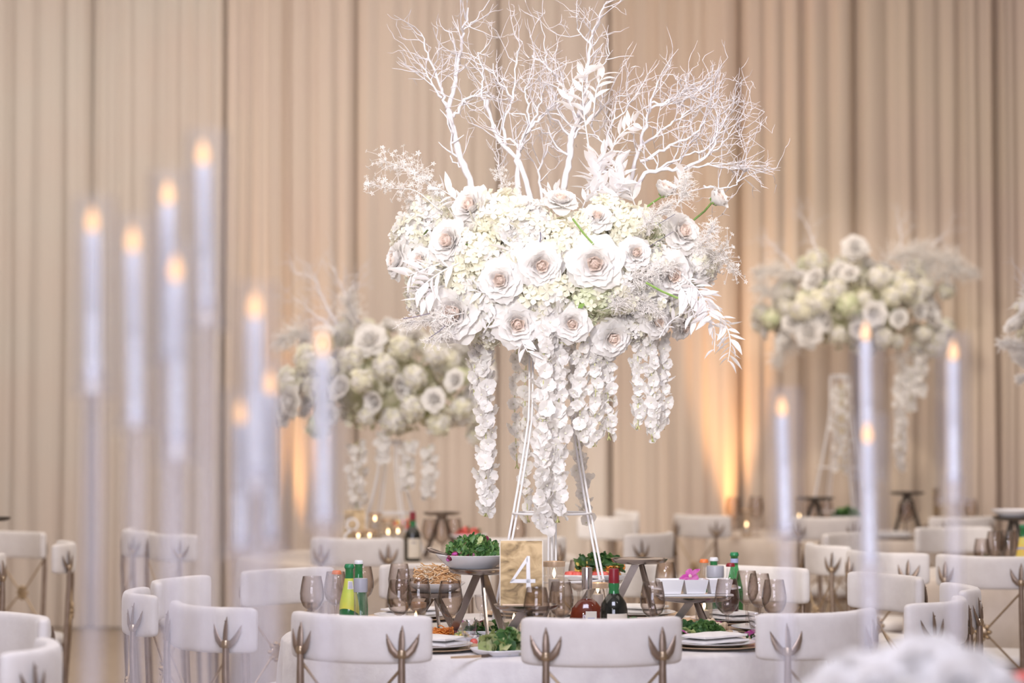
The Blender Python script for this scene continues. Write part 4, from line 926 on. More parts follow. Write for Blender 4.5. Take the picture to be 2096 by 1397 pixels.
# ------------------------------------------------------------------ flower meshes
def petal_pts(w, h, cup, curl, tip, nu=5, nv=6, rnd=None):
    vs = []
    for j in range(nv):
        v = j / (nv - 1); wv = w / 2 * (0.22 + 0.78 * math.sin(PI * 0.5 * min(1, v / 0.62)) ** 0.8) * (1 if v < 0.6 else math.sqrt(max(0.02, 1 - ((v - 0.6) / 0.4) ** 2 * 0.74)))
        for i in range(nu):
            u = -1 + 2 * i / (nu - 1)
            y = cup * w * (u * u) * (0.4 + 0.6 * v) + cup * h * 0.55 * math.sin(PI * v * 0.8) * -1 * 0.35 - curl * h * max(0, v - 0.55) ** 2 * 3.2 * (0.55 + 0.45 * u * u)
            z = h * v + tip * h * (1 - abs(u)) * v ** 4
            if rnd: y += rnd.uniform(-1, 1) * 0.06 * h * v; z += rnd.uniform(-1, 1) * 0.05 * h * v * v
            vs.append(Vector((u * wv, y, z)))
    fs = [(j * nu + i, j * nu + i + 1, (j + 1) * nu + i + 1, (j + 1) * nu + i) for j in range(nv - 1) for i in range(nu - 1)]
    return vs, fs
def pmat(r, z, tilt, ang): return Matrix.Rotation(ang, 4, 'Z') @ Matrix.Translation((0, -r, z)) @ Matrix.Rotation(tilt, 4, 'X')
HEART = [(0.002, 0.021, -8, 3, 0.018, 0.018, 0.48, 0.15, 0.0, 1), (0.0065, 0.015, 1, 4, 0.027, 0.024, 0.42, 0.25, 0.0, 1), (0.0115, 0.009, 12, 5, 0.038, 0.031, 0.36, 0.35, 0.03, 1), (0.0145, 0.006, 24, 5, 0.047, 0.037, 0.30, 0.4, 0.04, 0)]
OUTER = [(6, 36, 0.016, 0.004, 0.058, 0.042, 0.26, 0.5, 0.06), (6, 54, 0.017, 0.002, 0.070, 0.049, 0.20, 0.6, 0.10), (7, 74, 0.017, -0.001, 0.078, 0.056, 0.14, 0.65, 0.17)]
def rose_heart(seed, b=None):
    rnd = random.Random(seed); own = b is None
    if own: b = MB()
    for r, z, tilt, n, w, h, cup, curl, tip, mi in HEART:
        a0 = rnd.uniform(0, 6)
        for k in range(n):
            vs, fs = petal_pts(w, h, cup, curl, tip, rnd=rnd); b.add(vs, fs, mi, pmat(r, z, math.radians(tilt + rnd.uniform(-5, 5)), a0 + 2 * PI * k / n + rnd.uniform(-0.25, 0.25)))
    b.lathe([(0, -0.012), (0.010, -0.006), (0.017, 0.006), (0.015, 0.016), (0.009, 0.029), (0.004, 0.034), (0, 0.035)], 10, 1)
    return b.mesh('rose_heart', ['petal_white', 'petal_blush'], angle=180) if own else b
RHEART = [rose_heart(s) for s in (1, 2, 3)]
def petal_mesh(seed, w, h, cup, curl, tip):
    b = MB(); vs, fs = petal_pts(w, h, cup, curl, tip, 7, 7, random.Random(seed)); b.add(vs, fs); return b.mesh('petal', 'petal_white', angle=180)
PETS = [[petal_mesh(10 * i + s, *q[4:]) for s in (1, 2, 3)] for i, q in enumerate(OUTER)]
def rose_joined(seed, open_=1.0):
    rnd = random.Random(seed); b = rose_heart(seed, MB())
    for n, tilt, r, z, w, h, cup, curl, tip in OUTER:
        a0 = rnd.uniform(0, 6)
        for k in range(n):
            vs, fs = petal_pts(w, h, cup, curl, tip, rnd=rnd); b.add(vs, fs, 0, pmat(r, z, math.radians(tilt * open_ + rnd.uniform(-8, 8)), a0 + 2 * PI * k / n))
    return b.mesh('rose', ['petal_white', 'petal_white'], angle=180)
ROSEJ = [rose_joined(s) for s in (11, 12, 13)]
ROSEB = [rose_joined(s, 0.6) for s in (14, 15, 16)]     # half-closed, rounder heads
def quat(d, roll=0.0): return Vector(d).to_track_quat('Z', 'Y') @ Matrix.Rotation(roll, 3, 'Z').to_quaternion()
def rose(root, p, d, rad, seed, bud=False, stem=None):
    rnd = random.Random(seed); s = rad / 0.066
    R = obj('rose', RHEART[seed % 3], root, p, quat(d, rnd.uniform(0, 6)), s)
    rings = [(q[0], q[1], q[2], q[3], PETS[i]) for i, q in enumerate(OUTER)] if not bud else [(5, 14, 0.016, 0.002, PETS[0]), (4, 26, 0.017, 0.0, PETS[0])]
    for n, tilt, r, z, pool in rings:
        a0 = rnd.uniform(0, 6)
        for k in range(n):
            M = pmat(r, z, math.radians(tilt + rnd.uniform(-10, 10)), a0 + 2 * PI * k / n + rnd.uniform(-0.15, 0.15)); o = obj('petal', rnd.choice(pool), R); o.matrix_local = M
    if stem:
        b = MB(); q = R.rotation_quaternion.to_matrix().inverted(); pts = [q @ ((Vector(x) - Vector(p)) / s) for x in stem]
        b.tube([Vector((0, 0, -0.008))] + pts, [0.0035 / s * 1.0] * (len(pts) + 1), 6)
        for k in range(5):
            a = 2 * PI * k / 5; b.tube([(0, 0, -0.008), (0.016 * math.cos(a), 0.016 * math.sin(a), 0.0), (0.021 * math.cos(a), 0.021 * math.sin(a), 0.016)], [0.004, 0.004, 0.0006], 5)
        b.build('stem', 'stem_green', R)
    return R
def hydrangea_mesh(seed, n, mats, fr=0.0125, R=0.05):
    rnd = random.Random(seed); b = MB(); b.lathe([(0, -R * 0.7), (R * 0.6, -R * 0.5), (R * 0.82, 0), (R * 0.6, R * 0.55), (0, R * 0.78)], 12, 0)
    for i in range(n):
        z = 1 - 1.75 * (i + 0.5) / n; a = i * 2.39996 + rnd.uniform(-0.2, 0.2); q = math.sqrt(max(0, 1 - z * z)); d = Vector((q * math.cos(a), q * math.sin(a), z))
        M = Matrix.Translation(d * R * rnd.uniform(0.8, 1.12)) @ (d + Vector((rnd.gauss(0, 0.4), rnd.gauss(0, 0.4), rnd.gauss(0, 0.4)))).to_track_quat('Z', 'Y').to_matrix().to_4x4() @ Matrix.Rotation(rnd.uniform(0, 6), 4, 'Z')
        mi = rnd.randrange(len(mats)); f = fr * rnd.uniform(0.8, 1.2)
        for k in range(4):
            c, s = math.cos(k * PI / 2), math.sin(k * PI / 2)
            def T(x, y, zz): return (c * x - s * y, s * x + c * y, zz)
            b.add([T(0, 0, 0), T(f * 0.4, -f * 0.34, f * 0.16), T(f * 0.85, -f * 0.46, f * 0.26), T(f * 1.2, 0, f * 0.1), T(f * 0.85, f * 0.46, f * 0.26), T(f * 0.4, f * 0.34, f * 0.16), T(f * 0.68, 0, f * 0.04)], [(0, 1, 6), (1, 2, 6), (2, 3, 6), (3, 4, 6), (4, 5, 6), (5, 0, 6)], mi, M)
    return b.mesh('hydrangea', mats, angle=180)
HYD = {'w': [hydrangea_mesh(s, 120, ['petal_white', 'petal_cream', 'petal_white']) for s in (1, 2)], 'c': [hydrangea_mesh(s, 120, ['petal_cream', 'petal_white', 'petal_cream']) for s in (3, 4)],
       'g': [hydrangea_mesh(5, 110, ['petal_lime', 'petal_cream', 'petal_lime'], 0.0105)]}
def blossom_mesh(seed, n=5, r=0.024):
    rnd = random.Random(seed); b = MB()
    for k in range(n):
        vs, fs = petal_pts(r * 1.3, r * rnd.uniform(0.9, 1.15), 0.15, 0.3, 0.0, 4, 4, rnd); b.add(vs, fs, 0, pmat(0.0015, 0, math.radians(68 + rnd.uniform(-16, 14)), 2 * PI * k / n + rnd.uniform(-0.15, 0.15)))
    b.lathe([(0, -0.003), (0.003, 0.0), (0.002, 0.005), (0, 0.006)], 6, 1)
    return b.mesh('blossom', ['petal_white', 'petal_cream'], angle=180)
BLOS = [blossom_mesh(s) for s in (1, 2, 3, 4)]
BLOSM = [blossom_mesh(s, 5, 0.0185) for s in (5, 6)]
def leaf_mesh(L, w, bend, mat='leaf_white'):
    b = MB(); vs = []; n = 6
    for i in range(n):
        t = i / (n - 1); ww = w / 2 * math.sin(PI * t ** 0.85) if 0 < i < n - 1 else 0.0004
        y = bend * L * t * t; vs += [(-ww, y - ww * 0.35, L * t), (0, y, L * t), (ww, y - ww * 0.35, L * t)]
    b.add(vs, [(i * 3 + k, i * 3 + k + 1, i * 3 + k + 4, i * 3 + k + 3) for i in range(n - 1) for k in range(2)]); return b.mesh('leaf', mat, angle=180)
LEAF = [leaf_mesh(0.065, 0.025, 0.25), leaf_mesh(0.058, 0.023, -0.3), leaf_mesh(0.07, 0.021, 0.05)]
def smooth_path(pts, n):
    pts = [Vector(p) for p in pts]; out = []; m = len(pts) - 1
    P = [pts[0] * 2 - pts[1]] + pts + [pts[-1] * 2 - pts[-2]]
    for i in range(n + 1):
        t = i / n * m; k = min(int(t), m - 1); f = t - k; a, b_, c, d = P[k], P[k + 1], P[k + 2], P[k + 3]
        out.append(0.5 * ((2 * b_) + (c - a) * f + (2 * a - 5 * b_ + 4 * c - d) * f * f + (3 * b_ - a - 3 * c + d) * f ** 3))
    return out
def leaf_spray(root, pts, n, seed, size=1.0, spread=0.9, label=None):
    rnd = random.Random(seed); path = smooth_path(pts, 12); o0 = path[0].copy(); path = [p - o0 for p in path]
    b = MB(); b.tube(path, [0.0028 - 0.0018 * i / 12 for i in range(13)], 5); S = b.build('leaf_spray', 'leaf_white', root, loc=o0)
    for i in range(n):
        t = 0.12 + 0.88 * (i + 0.5) / n; k = min(11, int(t * 12)); p = path[k].lerp(path[k + 1], t * 12 - k); tan = (path[k + 1] - path[k]).normalized()
        sd = tan.cross(Vector((0, -1, 0.2))).normalized() * (1 if i % 2 else -1)
        d = (tan * rnd.uniform(0.5, 1.0) + sd * spread * rnd.uniform(0.5, 1.1) + Vector((0, rnd.uniform(-0.6, 0.35), 0))).normalized()
        obj('leaf', rnd.choice(LEAF), S, p, quat(d, rnd.uniform(-0.9, 0.9) + PI), size * rnd.uniform(0.65, 1.15))
    return S
def plume_mesh(pts, n, blen, seed, th=1.5):
    """feathery dyed grass: barbs with hair-fine side threads"""
    rnd = random.Random(seed); b = MB(); path = smooth_path(pts, 16); b.tube(path, [0.0016 - 0.001 * i / 16 for i in range(17)], 4)
    for i in range(n):
        t = rnd.uniform(0.08, 1.0); k = min(15, int(t * 16)); p = path[k].lerp(path[k + 1], t * 16 - k); tan = (path[k + 1] - path[k]).normalized()
        d = (tan * rnd.uniform(0.3, 1.0) + Vector((rnd.gauss(0, 1), rnd.gauss(0, 0.8), rnd.gauss(0, 1))) * 0.75).normalized(); L = blen * rnd.uniform(0.5, 1.1) * (1.15 - 0.6 * t)
        q = [p + d * L * s + Vector((0, 0, -0.12 * L * s * s)) for s in (0, 0.35, 0.7, 1.0)]; b.tube(q, [0.0009 * th, 0.0008 * th, 0.0006 * th, 0.0003 * th], 3, caps=False)
        for _ in range(7):
            s = rnd.uniform(0.25, 1.0); a = q[0].lerp(q[3], s); e = (d * 0.5 + Vector((rnd.gauss(0, 1), rnd.gauss(0, 1), rnd.gauss(0, 1))) * 0.6).normalized() * L * 0.32 * rnd.uniform(0.5, 1.1); sd = e.orthogonal().normalized() * 0.0007 * th
            b.add([a - sd, a + sd, a + e + sd * 0.4, a + e - sd * 0.4], [(0, 1, 2, 3)])
    return b
def plume(root, pts, n, blen, seed, th=1.5):
    o0 = Vector(pts[0]); o = plume_mesh([Vector(p) - o0 for p in pts], n, blen, seed, th).build('plume', 'plume_white', root, loc=o0, angle=180); return o
def filler_spray(root, pts, n, spread, seed, fs=0.009):
    """twiggy spray of tiny star flowers"""
    rnd = random.Random(seed); o0 = Vector(pts[0]); path = smooth_path([Vector(p) - o0 for p in pts], 12); b = MB(); b.tube(path, [0.0025 - 0.0017 * i / 12 for i in range(13)], 5)
    for i in range(n):
        t = 0.25 + 0.75 * (i + rnd.random()) / n; k = min(11, int(t * 12)); p = path[k].lerp(path[k + 1], max(0, t * 12 - k) if k < 11 else 1.0); tan = (path[k + 1] - path[k]).normalized()
        d = (tan * 0.5 + Vector((rnd.gauss(0, 1), rnd.gauss(0, 1), rnd.gauss(0, 1))) * 0.7).normalized(); L = spread * rnd.uniform(0.35, 1.1); e = p + d * L; mid = p + d * L * 0.5 + Vector((0, 0, 0.1 * L))
        b.tube([p, mid, e], [0.001, 0.0008, 0.0006], 3, caps=False)
        for f in (e, mid + Vector((rnd.gauss(0, 0.3), rnd.gauss(0, 0.3), rnd.gauss(0, 0.3))) * 0.02):
            M = Matrix.Translation(f) @ (d + Vector((rnd.gauss(0, 0.6), rnd.gauss(0, 0.6), rnd.gauss(0, 0.6)))).to_track_quat('Z', 'Y').to_matrix().to_4x4(); r = fs * rnd.uniform(0.7, 1.2)
            for k2 in range(5):
                a = 2 * PI * k2 / 5; c, s = math.cos(a), math.sin(a); c1, s1 = math.cos(a + 0.4), math.sin(a + 0.4); c2, s2 = math.cos(a - 0.4), math.sin(a - 0.4)
                b.add([(0, 0, 0), (c2 * r * 0.6, s2 * r * 0.6, r * 0.3), (c * r, s * r, r * 0.25), (c1 * r * 0.6, s1 * r * 0.6, r * 0.3)], [(0, 1, 2, 3)], 0, M)
    return b.build('filler_spray', 'plume_white', root, loc=o0, angle=180)
def branch(root, limbs, seed, twig=1.0, fine=True, dens=1.0, r0=0.0085):
    """manzanita branch: limbs are lists of points; crooked twigs fork off them"""
    rnd = random.Random(seed); o0 = Vector(limbs[0][0][0]); b = MB()
    def grow(p, d, L, r, depth, bend):
        n = 4 if depth < 2 else 3; pts = [p.copy()]; dd = d.copy()
        for k in range(n):
            dd = (dd + Vector((rnd.gauss(0, 1), rnd.gauss(0, 0.8), rnd.gauss(0, 1))) * 0.30 + bend * 0.16).normalized(); p = p + dd * L / n; pts.append(p.copy())
            if depth < 3 and rnd.random() < (0.72 if depth < 2 else 0.30) * dens:
                sd = (dd * 0.75 + Vector((rnd.gauss(0, 1), rnd.gauss(0, 0.7), rnd.gauss(0.15, 1))) * 0.75).normalized(); grow(p.copy(), sd, L * rnd.uniform(0.38, 0.62), max(0.0013, r * 0.66), depth + 1, bend)
        b.tube(pts, [r * (1 - 0.62 * i / n) for i in range(n + 1)], 4 if depth < 2 else 3, caps=False)
    for pts, ra, rb, tw in limbs:
        path = smooth_path([Vector(p) - o0 for p in pts], 5 * (len(pts) - 1)); m = len(path) - 1
        jit = [p + Vector((rnd.gauss(0, 1), rnd.gauss(0, 1), rnd.gauss(0, 1))) * 0.0028 for p in path]; jit[0] = path[0]
        rr = [(ra + (rb - ra) * (i / m) ** 0.8) * rnd.uniform(0.9, 1.12) for i in range(m + 1)]; b.tube(jit, rr, 7)
        bend = (path[-1] - path[max(0, m - 4)]).normalized()
        for i in range(int(m * 0.22), m + 1):
            if rnd.random() < tw * dens:
                tan = (path[min(m, i + 1)] - path[max(0, i - 1)]).normalized(); d = (tan * 0.8 + Vector((rnd.gauss(0, 1), rnd.gauss(0, 0.7), rnd.gauss(0.25, 0.8))) * 0.75).normalized()
                grow(jit[i].copy(), d, rnd.uniform(0.07, 0.17) * twig, max(0.0021, rr[i] * 0.5), 1 if fine else 2, bend)
    return b.build('branch', 'branch_white', root, loc=o0, angle=180)
def garland(root, top, bottom, width, n, seed, sway=0.01, small=False, joined=False):
    rnd = random.Random(seed); top, bottom = Vector(top), Vector(bottom); L = (top - bottom).length; pool = BLOSM if small else BLOS
    mid = top.lerp(bottom, 0.5) + Vector((rnd.uniform(-sway, sway), 0, 0)); path = smooth_path([Vector((0, 0, 0)), mid - top, bottom - top], 14); b = MB()
    b.tube(path, [0.0016] * 15, 5, mi=0)
    pts = []
    for i in range(n):
        t = (i + rnd.uniform(0.1, 0.9)) / n; k = min(13, int(t * 14)); p = path[k].lerp(path[k + 1], t * 14 - k); a = i * 2.4 + rnd.uniform(-0.5, 0.5); q = width * 0.5 * rnd.uniform(0.45, 1.0) * (0.8 if t > 0.93 else 1)
        off = Vector((math.cos(a) * q, math.sin(a) * q * 0.8, -0.3 * q)); e = p + off; b.tube([p, p + off * 0.5 + Vector((0, 0, 0.006)), e], [0.0011, 0.0009, 0.0009], 3, mi=0, caps=False); pts.append((e, off))
    for k in range(5):
        a = rnd.uniform(0, 6); b.tube([path[-1], path[-1] + Vector((math.cos(a) * 0.008, math.sin(a) * 0.008, -0.014))], [0.0012, 0.0018], 4)
    src = [([v.co.copy() for v in m_.vertices], [tuple(p.vertices) for p in m_.polygons]) for m_ in pool]
    extra = pts if joined else []
    if not joined:                                   # small inner florets sit close to the strand
        for i in range(int(n * 0.9)):
            t = (i + rnd.random()) / (n * 0.9); k = min(13, int(t * 14)); p = path[k].lerp(path[k + 1], t * 14 - k); a = rnd.uniform(0, 6.28); off = Vector((math.cos(a), math.sin(a), 0)) * width * 0.2; extra.append((p + off, off))
    for e, off in extra:
        vs, fs = rnd.choice(src); M = Matrix.Translation(e) @ (off * 12 + Vector((rnd.gauss(0, 0.3), -0.5, rnd.gauss(0, 0.3)))).to_track_quat('Z', 'Y').to_matrix().to_4x4() @ Matrix.Scale(1.0 if joined else 0.85, 4); b.add(vs, fs, 1, M)
    if joined: return b.build('flower_garland', ['stem_pale', 'petal_white'], root, loc=top, angle=180)
    G = b.build('flower_garland', ['stem_pale', 'petal_white'], root, loc=top, angle=180)
    for e, off in pts:
        d = off.normalized() * 0.9 + Vector((rnd.gauss(0, 0.3), -0.45, rnd.gauss(-0.1, 0.3))); obj('blossom', rnd.choice(pool), G, e, quat(d, rnd.uniform(0, 6)), rnd.uniform(0.8, 1.2))
    return G
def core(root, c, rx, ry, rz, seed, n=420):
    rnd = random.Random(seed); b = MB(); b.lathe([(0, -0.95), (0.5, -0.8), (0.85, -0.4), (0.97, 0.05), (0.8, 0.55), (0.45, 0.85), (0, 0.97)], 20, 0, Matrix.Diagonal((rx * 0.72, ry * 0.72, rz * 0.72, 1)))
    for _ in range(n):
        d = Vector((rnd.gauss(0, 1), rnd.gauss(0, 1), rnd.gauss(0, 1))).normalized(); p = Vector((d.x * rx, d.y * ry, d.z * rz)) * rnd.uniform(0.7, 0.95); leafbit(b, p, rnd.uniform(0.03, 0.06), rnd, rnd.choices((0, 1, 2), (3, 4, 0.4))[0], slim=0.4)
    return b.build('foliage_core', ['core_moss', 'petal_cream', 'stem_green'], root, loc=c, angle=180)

# ------------------------------------------------------------------ floral stand: four doubled rods with rings
def floral_stand(x, y, z_top, label, s=1.0, rot=0.0, r_foot=0.2, ring_z=1.15, rt=0.0042, low_z=0.93):
    t = thing('floral_stand', label, 'flower stand', (x, y, TOP), rot); H = z_top - TOP
    def rad(z):                                  # straight neck that flares to the feet
        f = 1 - min(1, max(0, z / H)); return 0.07 + (r_foot - 0.07) * (max(0, f - 0.22) / 0.78) ** 1.15
    for k in range(4):
        for sgn in (-1, 1):
            b = MB(); pts = []
            for i in range(13):
                z = H * i / 12; r = rad(z); a = k * PI / 2; sp = sgn * (0.0055 + 0.0015 * (1 - i / 12)); rr = r + sp; pts.append((rr * math.cos(a) - sp * math.sin(a), rr * math.sin(a) + sp * math.cos(a), max(0.004, z)))
            b.tube(pts, rt, 8); b.build('rod', 'white_rod', t)
    def ring(z, r, name):
        b = MB(); n = 40; b.tube([(r * math.cos(2 * PI * i / n), r * math.sin(2 * PI * i / n), z) for i in range(n + 1)], rt * 0.95, 7, caps=False); b.build(name, 'white_rod', t)
    ring(ring_z - TOP, rad(ring_z - TOP) + 0.008, 'ring'); ring(low_z - TOP, rad(low_z - TOP) + 0.008, 'ring'); ring(H - 0.01, 0.07, 'ring')
    b = MB(); b.lathe([(0, H), (0.06, H), (0.066, H + 0.003), (0.066, H + 0.012), (0.062, H + 0.012), (0.06, H + 0.005), (0, H + 0.005)], 28); b.build('top_dish', 'white_rod', t)
ZT = 1.70
floral_stand(T4[0], T4[1], ZT, 'white wire flower stand in the middle of table four', rot=0.02)
A = thing('floral_arrangement', 'large white rose and branch arrangement on the tall stand in focus', 'flower arrangement', (T4[0], T4[1], ZT + 0.008), 0, 'tall white flower arrangements')
A0 = Vector(A.location)
def front(px, py, back=0.0):
    dx = (px - 1150) / 360.0; dy = (py - 555) / 175.0; return 8.1 - 0.36 * math.sqrt(max(0.0, 1 - dx * dx - dy * dy)) + back
def L(px, py, Y=None, back=0.0): return W(px, py, front(px, py, back) if Y is None else Y) - A0
core(A, L(1150, 545, 8.1), 0.47, 0.30, 0.20, 5, 520)
def facing(px, py, up=0.0): return Vector(((px - 1150) / 300.0 * 0.9, -1.0, (560 - py) / 200.0 * 0.8 + up))
for i, (px, py, r, d) in enumerate([(968, 425, 40, (-0.55, -0.75, 0.35)), (1147, 416, 32, (0.1, -0.6, 0.8)), (1222, 448, 28, (0.0, -0.8, 0.5)), (820, 532, 36, (-0.9, -0.4, 0.1)), (922, 496, 40, (-0.5, -0.8, 0.2)),
    (862, 533, 24, (-0.4, -0.9, 0.2)), (1026, 574, 38, (-0.2, -1, 0.0)), (1106, 542, 40, (0.15, -0.9, -0.15)), (1218, 540, 48, (-0.05, -1, -0.05)), (1372, 562, 40, (0.35, -0.85, -0.15)), (1392, 478, 38, (0.5, -0.75, 0.3)),
    (932, 640, 52, (-0.25, -0.9, -0.08)), (1058, 662, 42, (0.1, -0.9, -0.15)), (1170, 662, 33, (0.05, -0.9, -0.1)), (1250, 690, 36, (0.3, -0.8, -0.25)), (1342, 658, 29, (0.45, -0.9, -0.05)), (1396, 668, 24, (0.6, -0.5, -0.4)), (1300, 520, 30, (0.2, -0.9, 0.2)), (1070, 430, 30, (-0.2, -0.7, 0.6))]):
    rose(A, L(px, py, back=-0.05 if py > 600 else -0.015), d, r * 1.05 / FPX * 8.0, 100 + i)
for px, py, r, d, st, sd in [(1357, 398, 25, (0.35, -0.5, 0.8), [(1335, 415), (1310, 435), (1290, 460)], 131), (1460, 412, 25, (0.7, -0.4, 0.5), [(1442, 432), (1420, 450)], 132)]:
    rose(A, L(px, py, 7.95), d, r * 1.5 / FPX * 8.0, sd, True, [L(a, b_, 7.98) for a, b_ in st])
for px, py, r, k in [(850, 482, 42, 'w'), (1030, 452, 52, 'c'), (985, 522, 50, 'c'), (1155, 502, 44, 'c'), (1287, 470, 46, 'c'), (1336, 472, 28, 'g'), (1216, 604, 44, 'g'), (1122, 602, 50, 'c'), (1085, 470, 46, 'w'), (1268, 590, 44, 'c'), (998, 618, 46, 'c'),
                     (1180, 640, 36, 'g'), (884, 446, 42, 'w'), (1320, 615, 46, 'w'), (1200, 470, 34, 'c'), (880, 560, 40, 'w'), (960, 575, 44, 'c'), (1070, 520, 36, 'w'), (1430, 545, 36, 'w'), (1110, 690, 34, 'w'), (1290, 660, 36, 'w'), (870, 610, 34, 'w'), (1000, 670, 34, 'c'), (1240, 440, 36, 'c'), (1380, 620, 40, 'w'), (1340, 540, 42, 'w')]:
    me = HYD[k][(px + py) % len(HYD[k])]; obj('hydrangea', me, A, L(px, py, back=0.045), quat(facing(px, py), px * 0.1), r * 1.08 / FPX * 8.0 / 0.05)
# leafy white sprays
for i, (pts, n, s) in enumerate([([(1205, 300), (1195, 230), (1192, 170), (1200, 130)], 17, 1.0), ([(1245, 330), (1262, 285), (1285, 262), (1300, 250)], 13, 1.0), ([(1240, 430), (1225, 380), (1228, 340), (1240, 310)], 17, 1.05), ([(1240, 440), (1260, 400), (1275, 375)], 10, 1.0),
    ([(945, 535), (905, 555), (870, 580), (850, 600)], 15, 1.05), ([(1090, 490), (1065, 500), (1040, 515)], 8, 0.9), ([(1170, 420), (1150, 405), (1115, 400)], 8, 0.9), ([(1395, 560), (1425, 590), (1445, 620), (1455, 650)], 34, 1.15), ([(1385, 575), (1410, 615), (1425, 660)], 22, 1.05), ([(1230, 400), (1215, 360), (1222, 325)], 18, 1.15), ([(1255, 420), (1265, 370), (1258, 330)], 16, 1.1), ([(1300, 420), (1290, 395), (1270, 360)], 12, 1.0), ([(1190, 430), (1205, 400), (1235, 385)], 12, 1.0), ([(1180, 240), (1165, 200), (1175, 160)], 12, 1.0), ([(1215, 230), (1222, 180), (1238, 150)], 8, 0.9), ([(1110, 420), (1130, 395), (1145, 385)], 8, 0.8), ([(1380, 400), (1390, 370), (1400, 350)], 10, 0.9), ([(900, 540), (870, 550), (835, 565)], 12, 1.0), ([(900, 575), (880, 595), (862, 615)], 10, 1.0), ([(1455, 640), (1485, 665), (1495, 700), (1490, 740)], 19, 0.9), ([(1440, 650), (1462, 672), (1462, 720)], 8, 0.75),
    ([(1065, 690), (1072, 705), (1080, 720)], 5, 0.9), ([(960, 430), (930, 405), (900, 385)], 9, 1.1), ([(1000, 600), (985, 598), (965, 590)], 6, 0.8), ([(1180, 600), (1150, 580), (1120, 590)], 5, 0.7), ([(1270, 320), (1245, 350), (1195, 390)], 8, 1.0), ([(990, 680), (1000, 665), (1015, 640)], 5, 0.8), ([(1350, 690), (1370, 660), (1400, 640)], 8, 0.9)]):
    Y0 = 7.78 if pts[0][1] > 445 else 7.98
    leaf_spray(A, [L(a, b_, Y0 - 0.02 * j) for j, (a, b_) in enumerate(pts)], n, 200 + i, s)
for i, (pts, n, bl) in enumerate([([(1310, 470), (1340, 440), (1370, 420)], 70, 0.06), ([(1280, 570), (1330, 560), (1380, 545)], 80, 0.06), ([(1250, 590), (1300, 610), (1350, 640)], 90, 0.065), ([(1420, 520), (1450, 480), (1460, 455)], 60, 0.055), ([(1260, 640), (1270, 610), (1290, 580)], 60, 0.05),
                                   ([(950, 640), (880, 655), (825, 660)], 70, 0.06), ([(930, 660), (900, 690), (872, 700)], 40, 0.05), ([(1380, 430), (1400, 390), (1405, 360)], 50, 0.06)]):
    plume(A, [L(a, b_, 7.72 + 0.02 * (i % 3)) for a, b_ in pts], int(n * 1.8), bl, 300 + i)
filler_spray(A, [L(a, b_, 7.98) for a, b_ in [(945, 470), (900, 400), (850, 355), (790, 330)]], 95, 0.07, 320, 0.0105)
filler_spray(A, [L(a, b_, 7.95) for a, b_ in [(900, 430), (850, 390), (800, 385), (755, 375)]], 45, 0.05, 321, 0.0095)
filler_spray(A, [L(a, b_, 7.85) for a, b_ in [(1410, 500), (1450, 510), (1480, 530), (1500, 555)]], 75, 0.05, 322, 0.0085)
filler_spray(A, [L(a, b_, 7.85) for a, b_ in [(1430, 560), (1450, 540), (1490, 500)]], 45, 0.05, 323, 0.0085)
filler_spray(A, [L(a, b_, 8.1) for a, b_ in [(1050, 440), (1040, 390), (1020, 350)]], 40, 0.045, 324, 0.0085)
filler_spray(A, [L(a, b_, 8.05) for a, b_ in [(870, 470), (850, 440), (840, 410)]], 45, 0.045, 325, 0.009)
# dark and green cut stems among the flowers
for pts, r, m in [([(1172, 447), (1195, 478), (1215, 500)], 0.0038, 'stem_green'), ([(1322, 578), (1355, 596), (1388, 610)], 0.004, 'stem_green'), ([(825, 652), (850, 648), (880, 641)], 0.0014, 'label_ink'), ([(878, 692), (898, 678), (912, 666)], 0.0014, 'label_ink'), ([(1345, 460), (1365, 448), (1382, 438)], 0.001, 'label_ink'), ([(1328, 505), (1352, 490), (1378, 474)], 0.001, 'label_ink'), ([(1105, 495), (1107, 485), (1106, 475)], 0.002, 'label_ink')]:
    q = [L(a, b_, 7.70) for a, b_ in pts]; b = MB(); b.tube([p - q[0] for p in q], r, 6); b.build('cut_stem', m, A, loc=q[0])
for i, (px, py) in enumerate([(842, 482), (870, 480), (1300, 520), (1345, 505), (1290, 500), (1405, 550), (1185, 622), (960, 500), (850, 515), (1380, 650), (1330, 640), (895, 612)]):
    rnd = random.Random(i); b = MB(); leafbit(b, (0, 0, 0), 0.032, rnd, 0, slim=0.4); b.build('green_leaf', 'stem_green', A, loc=L(px, py, front(px, py) - 0.02), angle=180)
# manzanita branches
def PT(*a): return [L(p[0], p[1], p[2] if len(p) > 2 else 8.12) for p in a]
branch(A, [(PT((972, 395), (945, 325), (927, 262), (915, 222)), 0.0125, 0.010, 0.12), (PT((915, 222), (905, 190), (890, 145), (870, 100), (866, 70)), 0.007, 0.002, 0.8), (PT((917, 225), (932, 165), (942, 110), (948, 70), (958, 20)), 0.009, 0.003, 0.7), (PT((948, 62), (970, 45), (992, 14)), 0.0032, 0.0014, 0.5),
           (PT((928, 240), (945, 210), (975, 195), (1000, 190)), 0.006, 0.0025, 0.8), (PT((905, 200), (880, 165), (862, 130)), 0.0045, 0.002, 0.8), (PT((960, 350), (935, 338), (920, 318)), 0.004, 0.002, 0.3)], 401, dens=0.82)
branch(A, [(PT((1088, 410), (1070, 345), (1035, 300), (1010, 265), (997, 205)), 0.010, 0.0055, 0.25), (PT((1000, 230), (985, 190), (990, 150), (978, 105)), 0.005, 0.002, 0.8), (PT((1035, 298), (1030, 250), (1050, 200), (1055, 140), (1065, 90)), 0.006, 0.0018, 0.75), (PT((1050, 200), (1020, 165), (1005, 130)), 0.004, 0.0015, 0.8)], 402, dens=0.82)
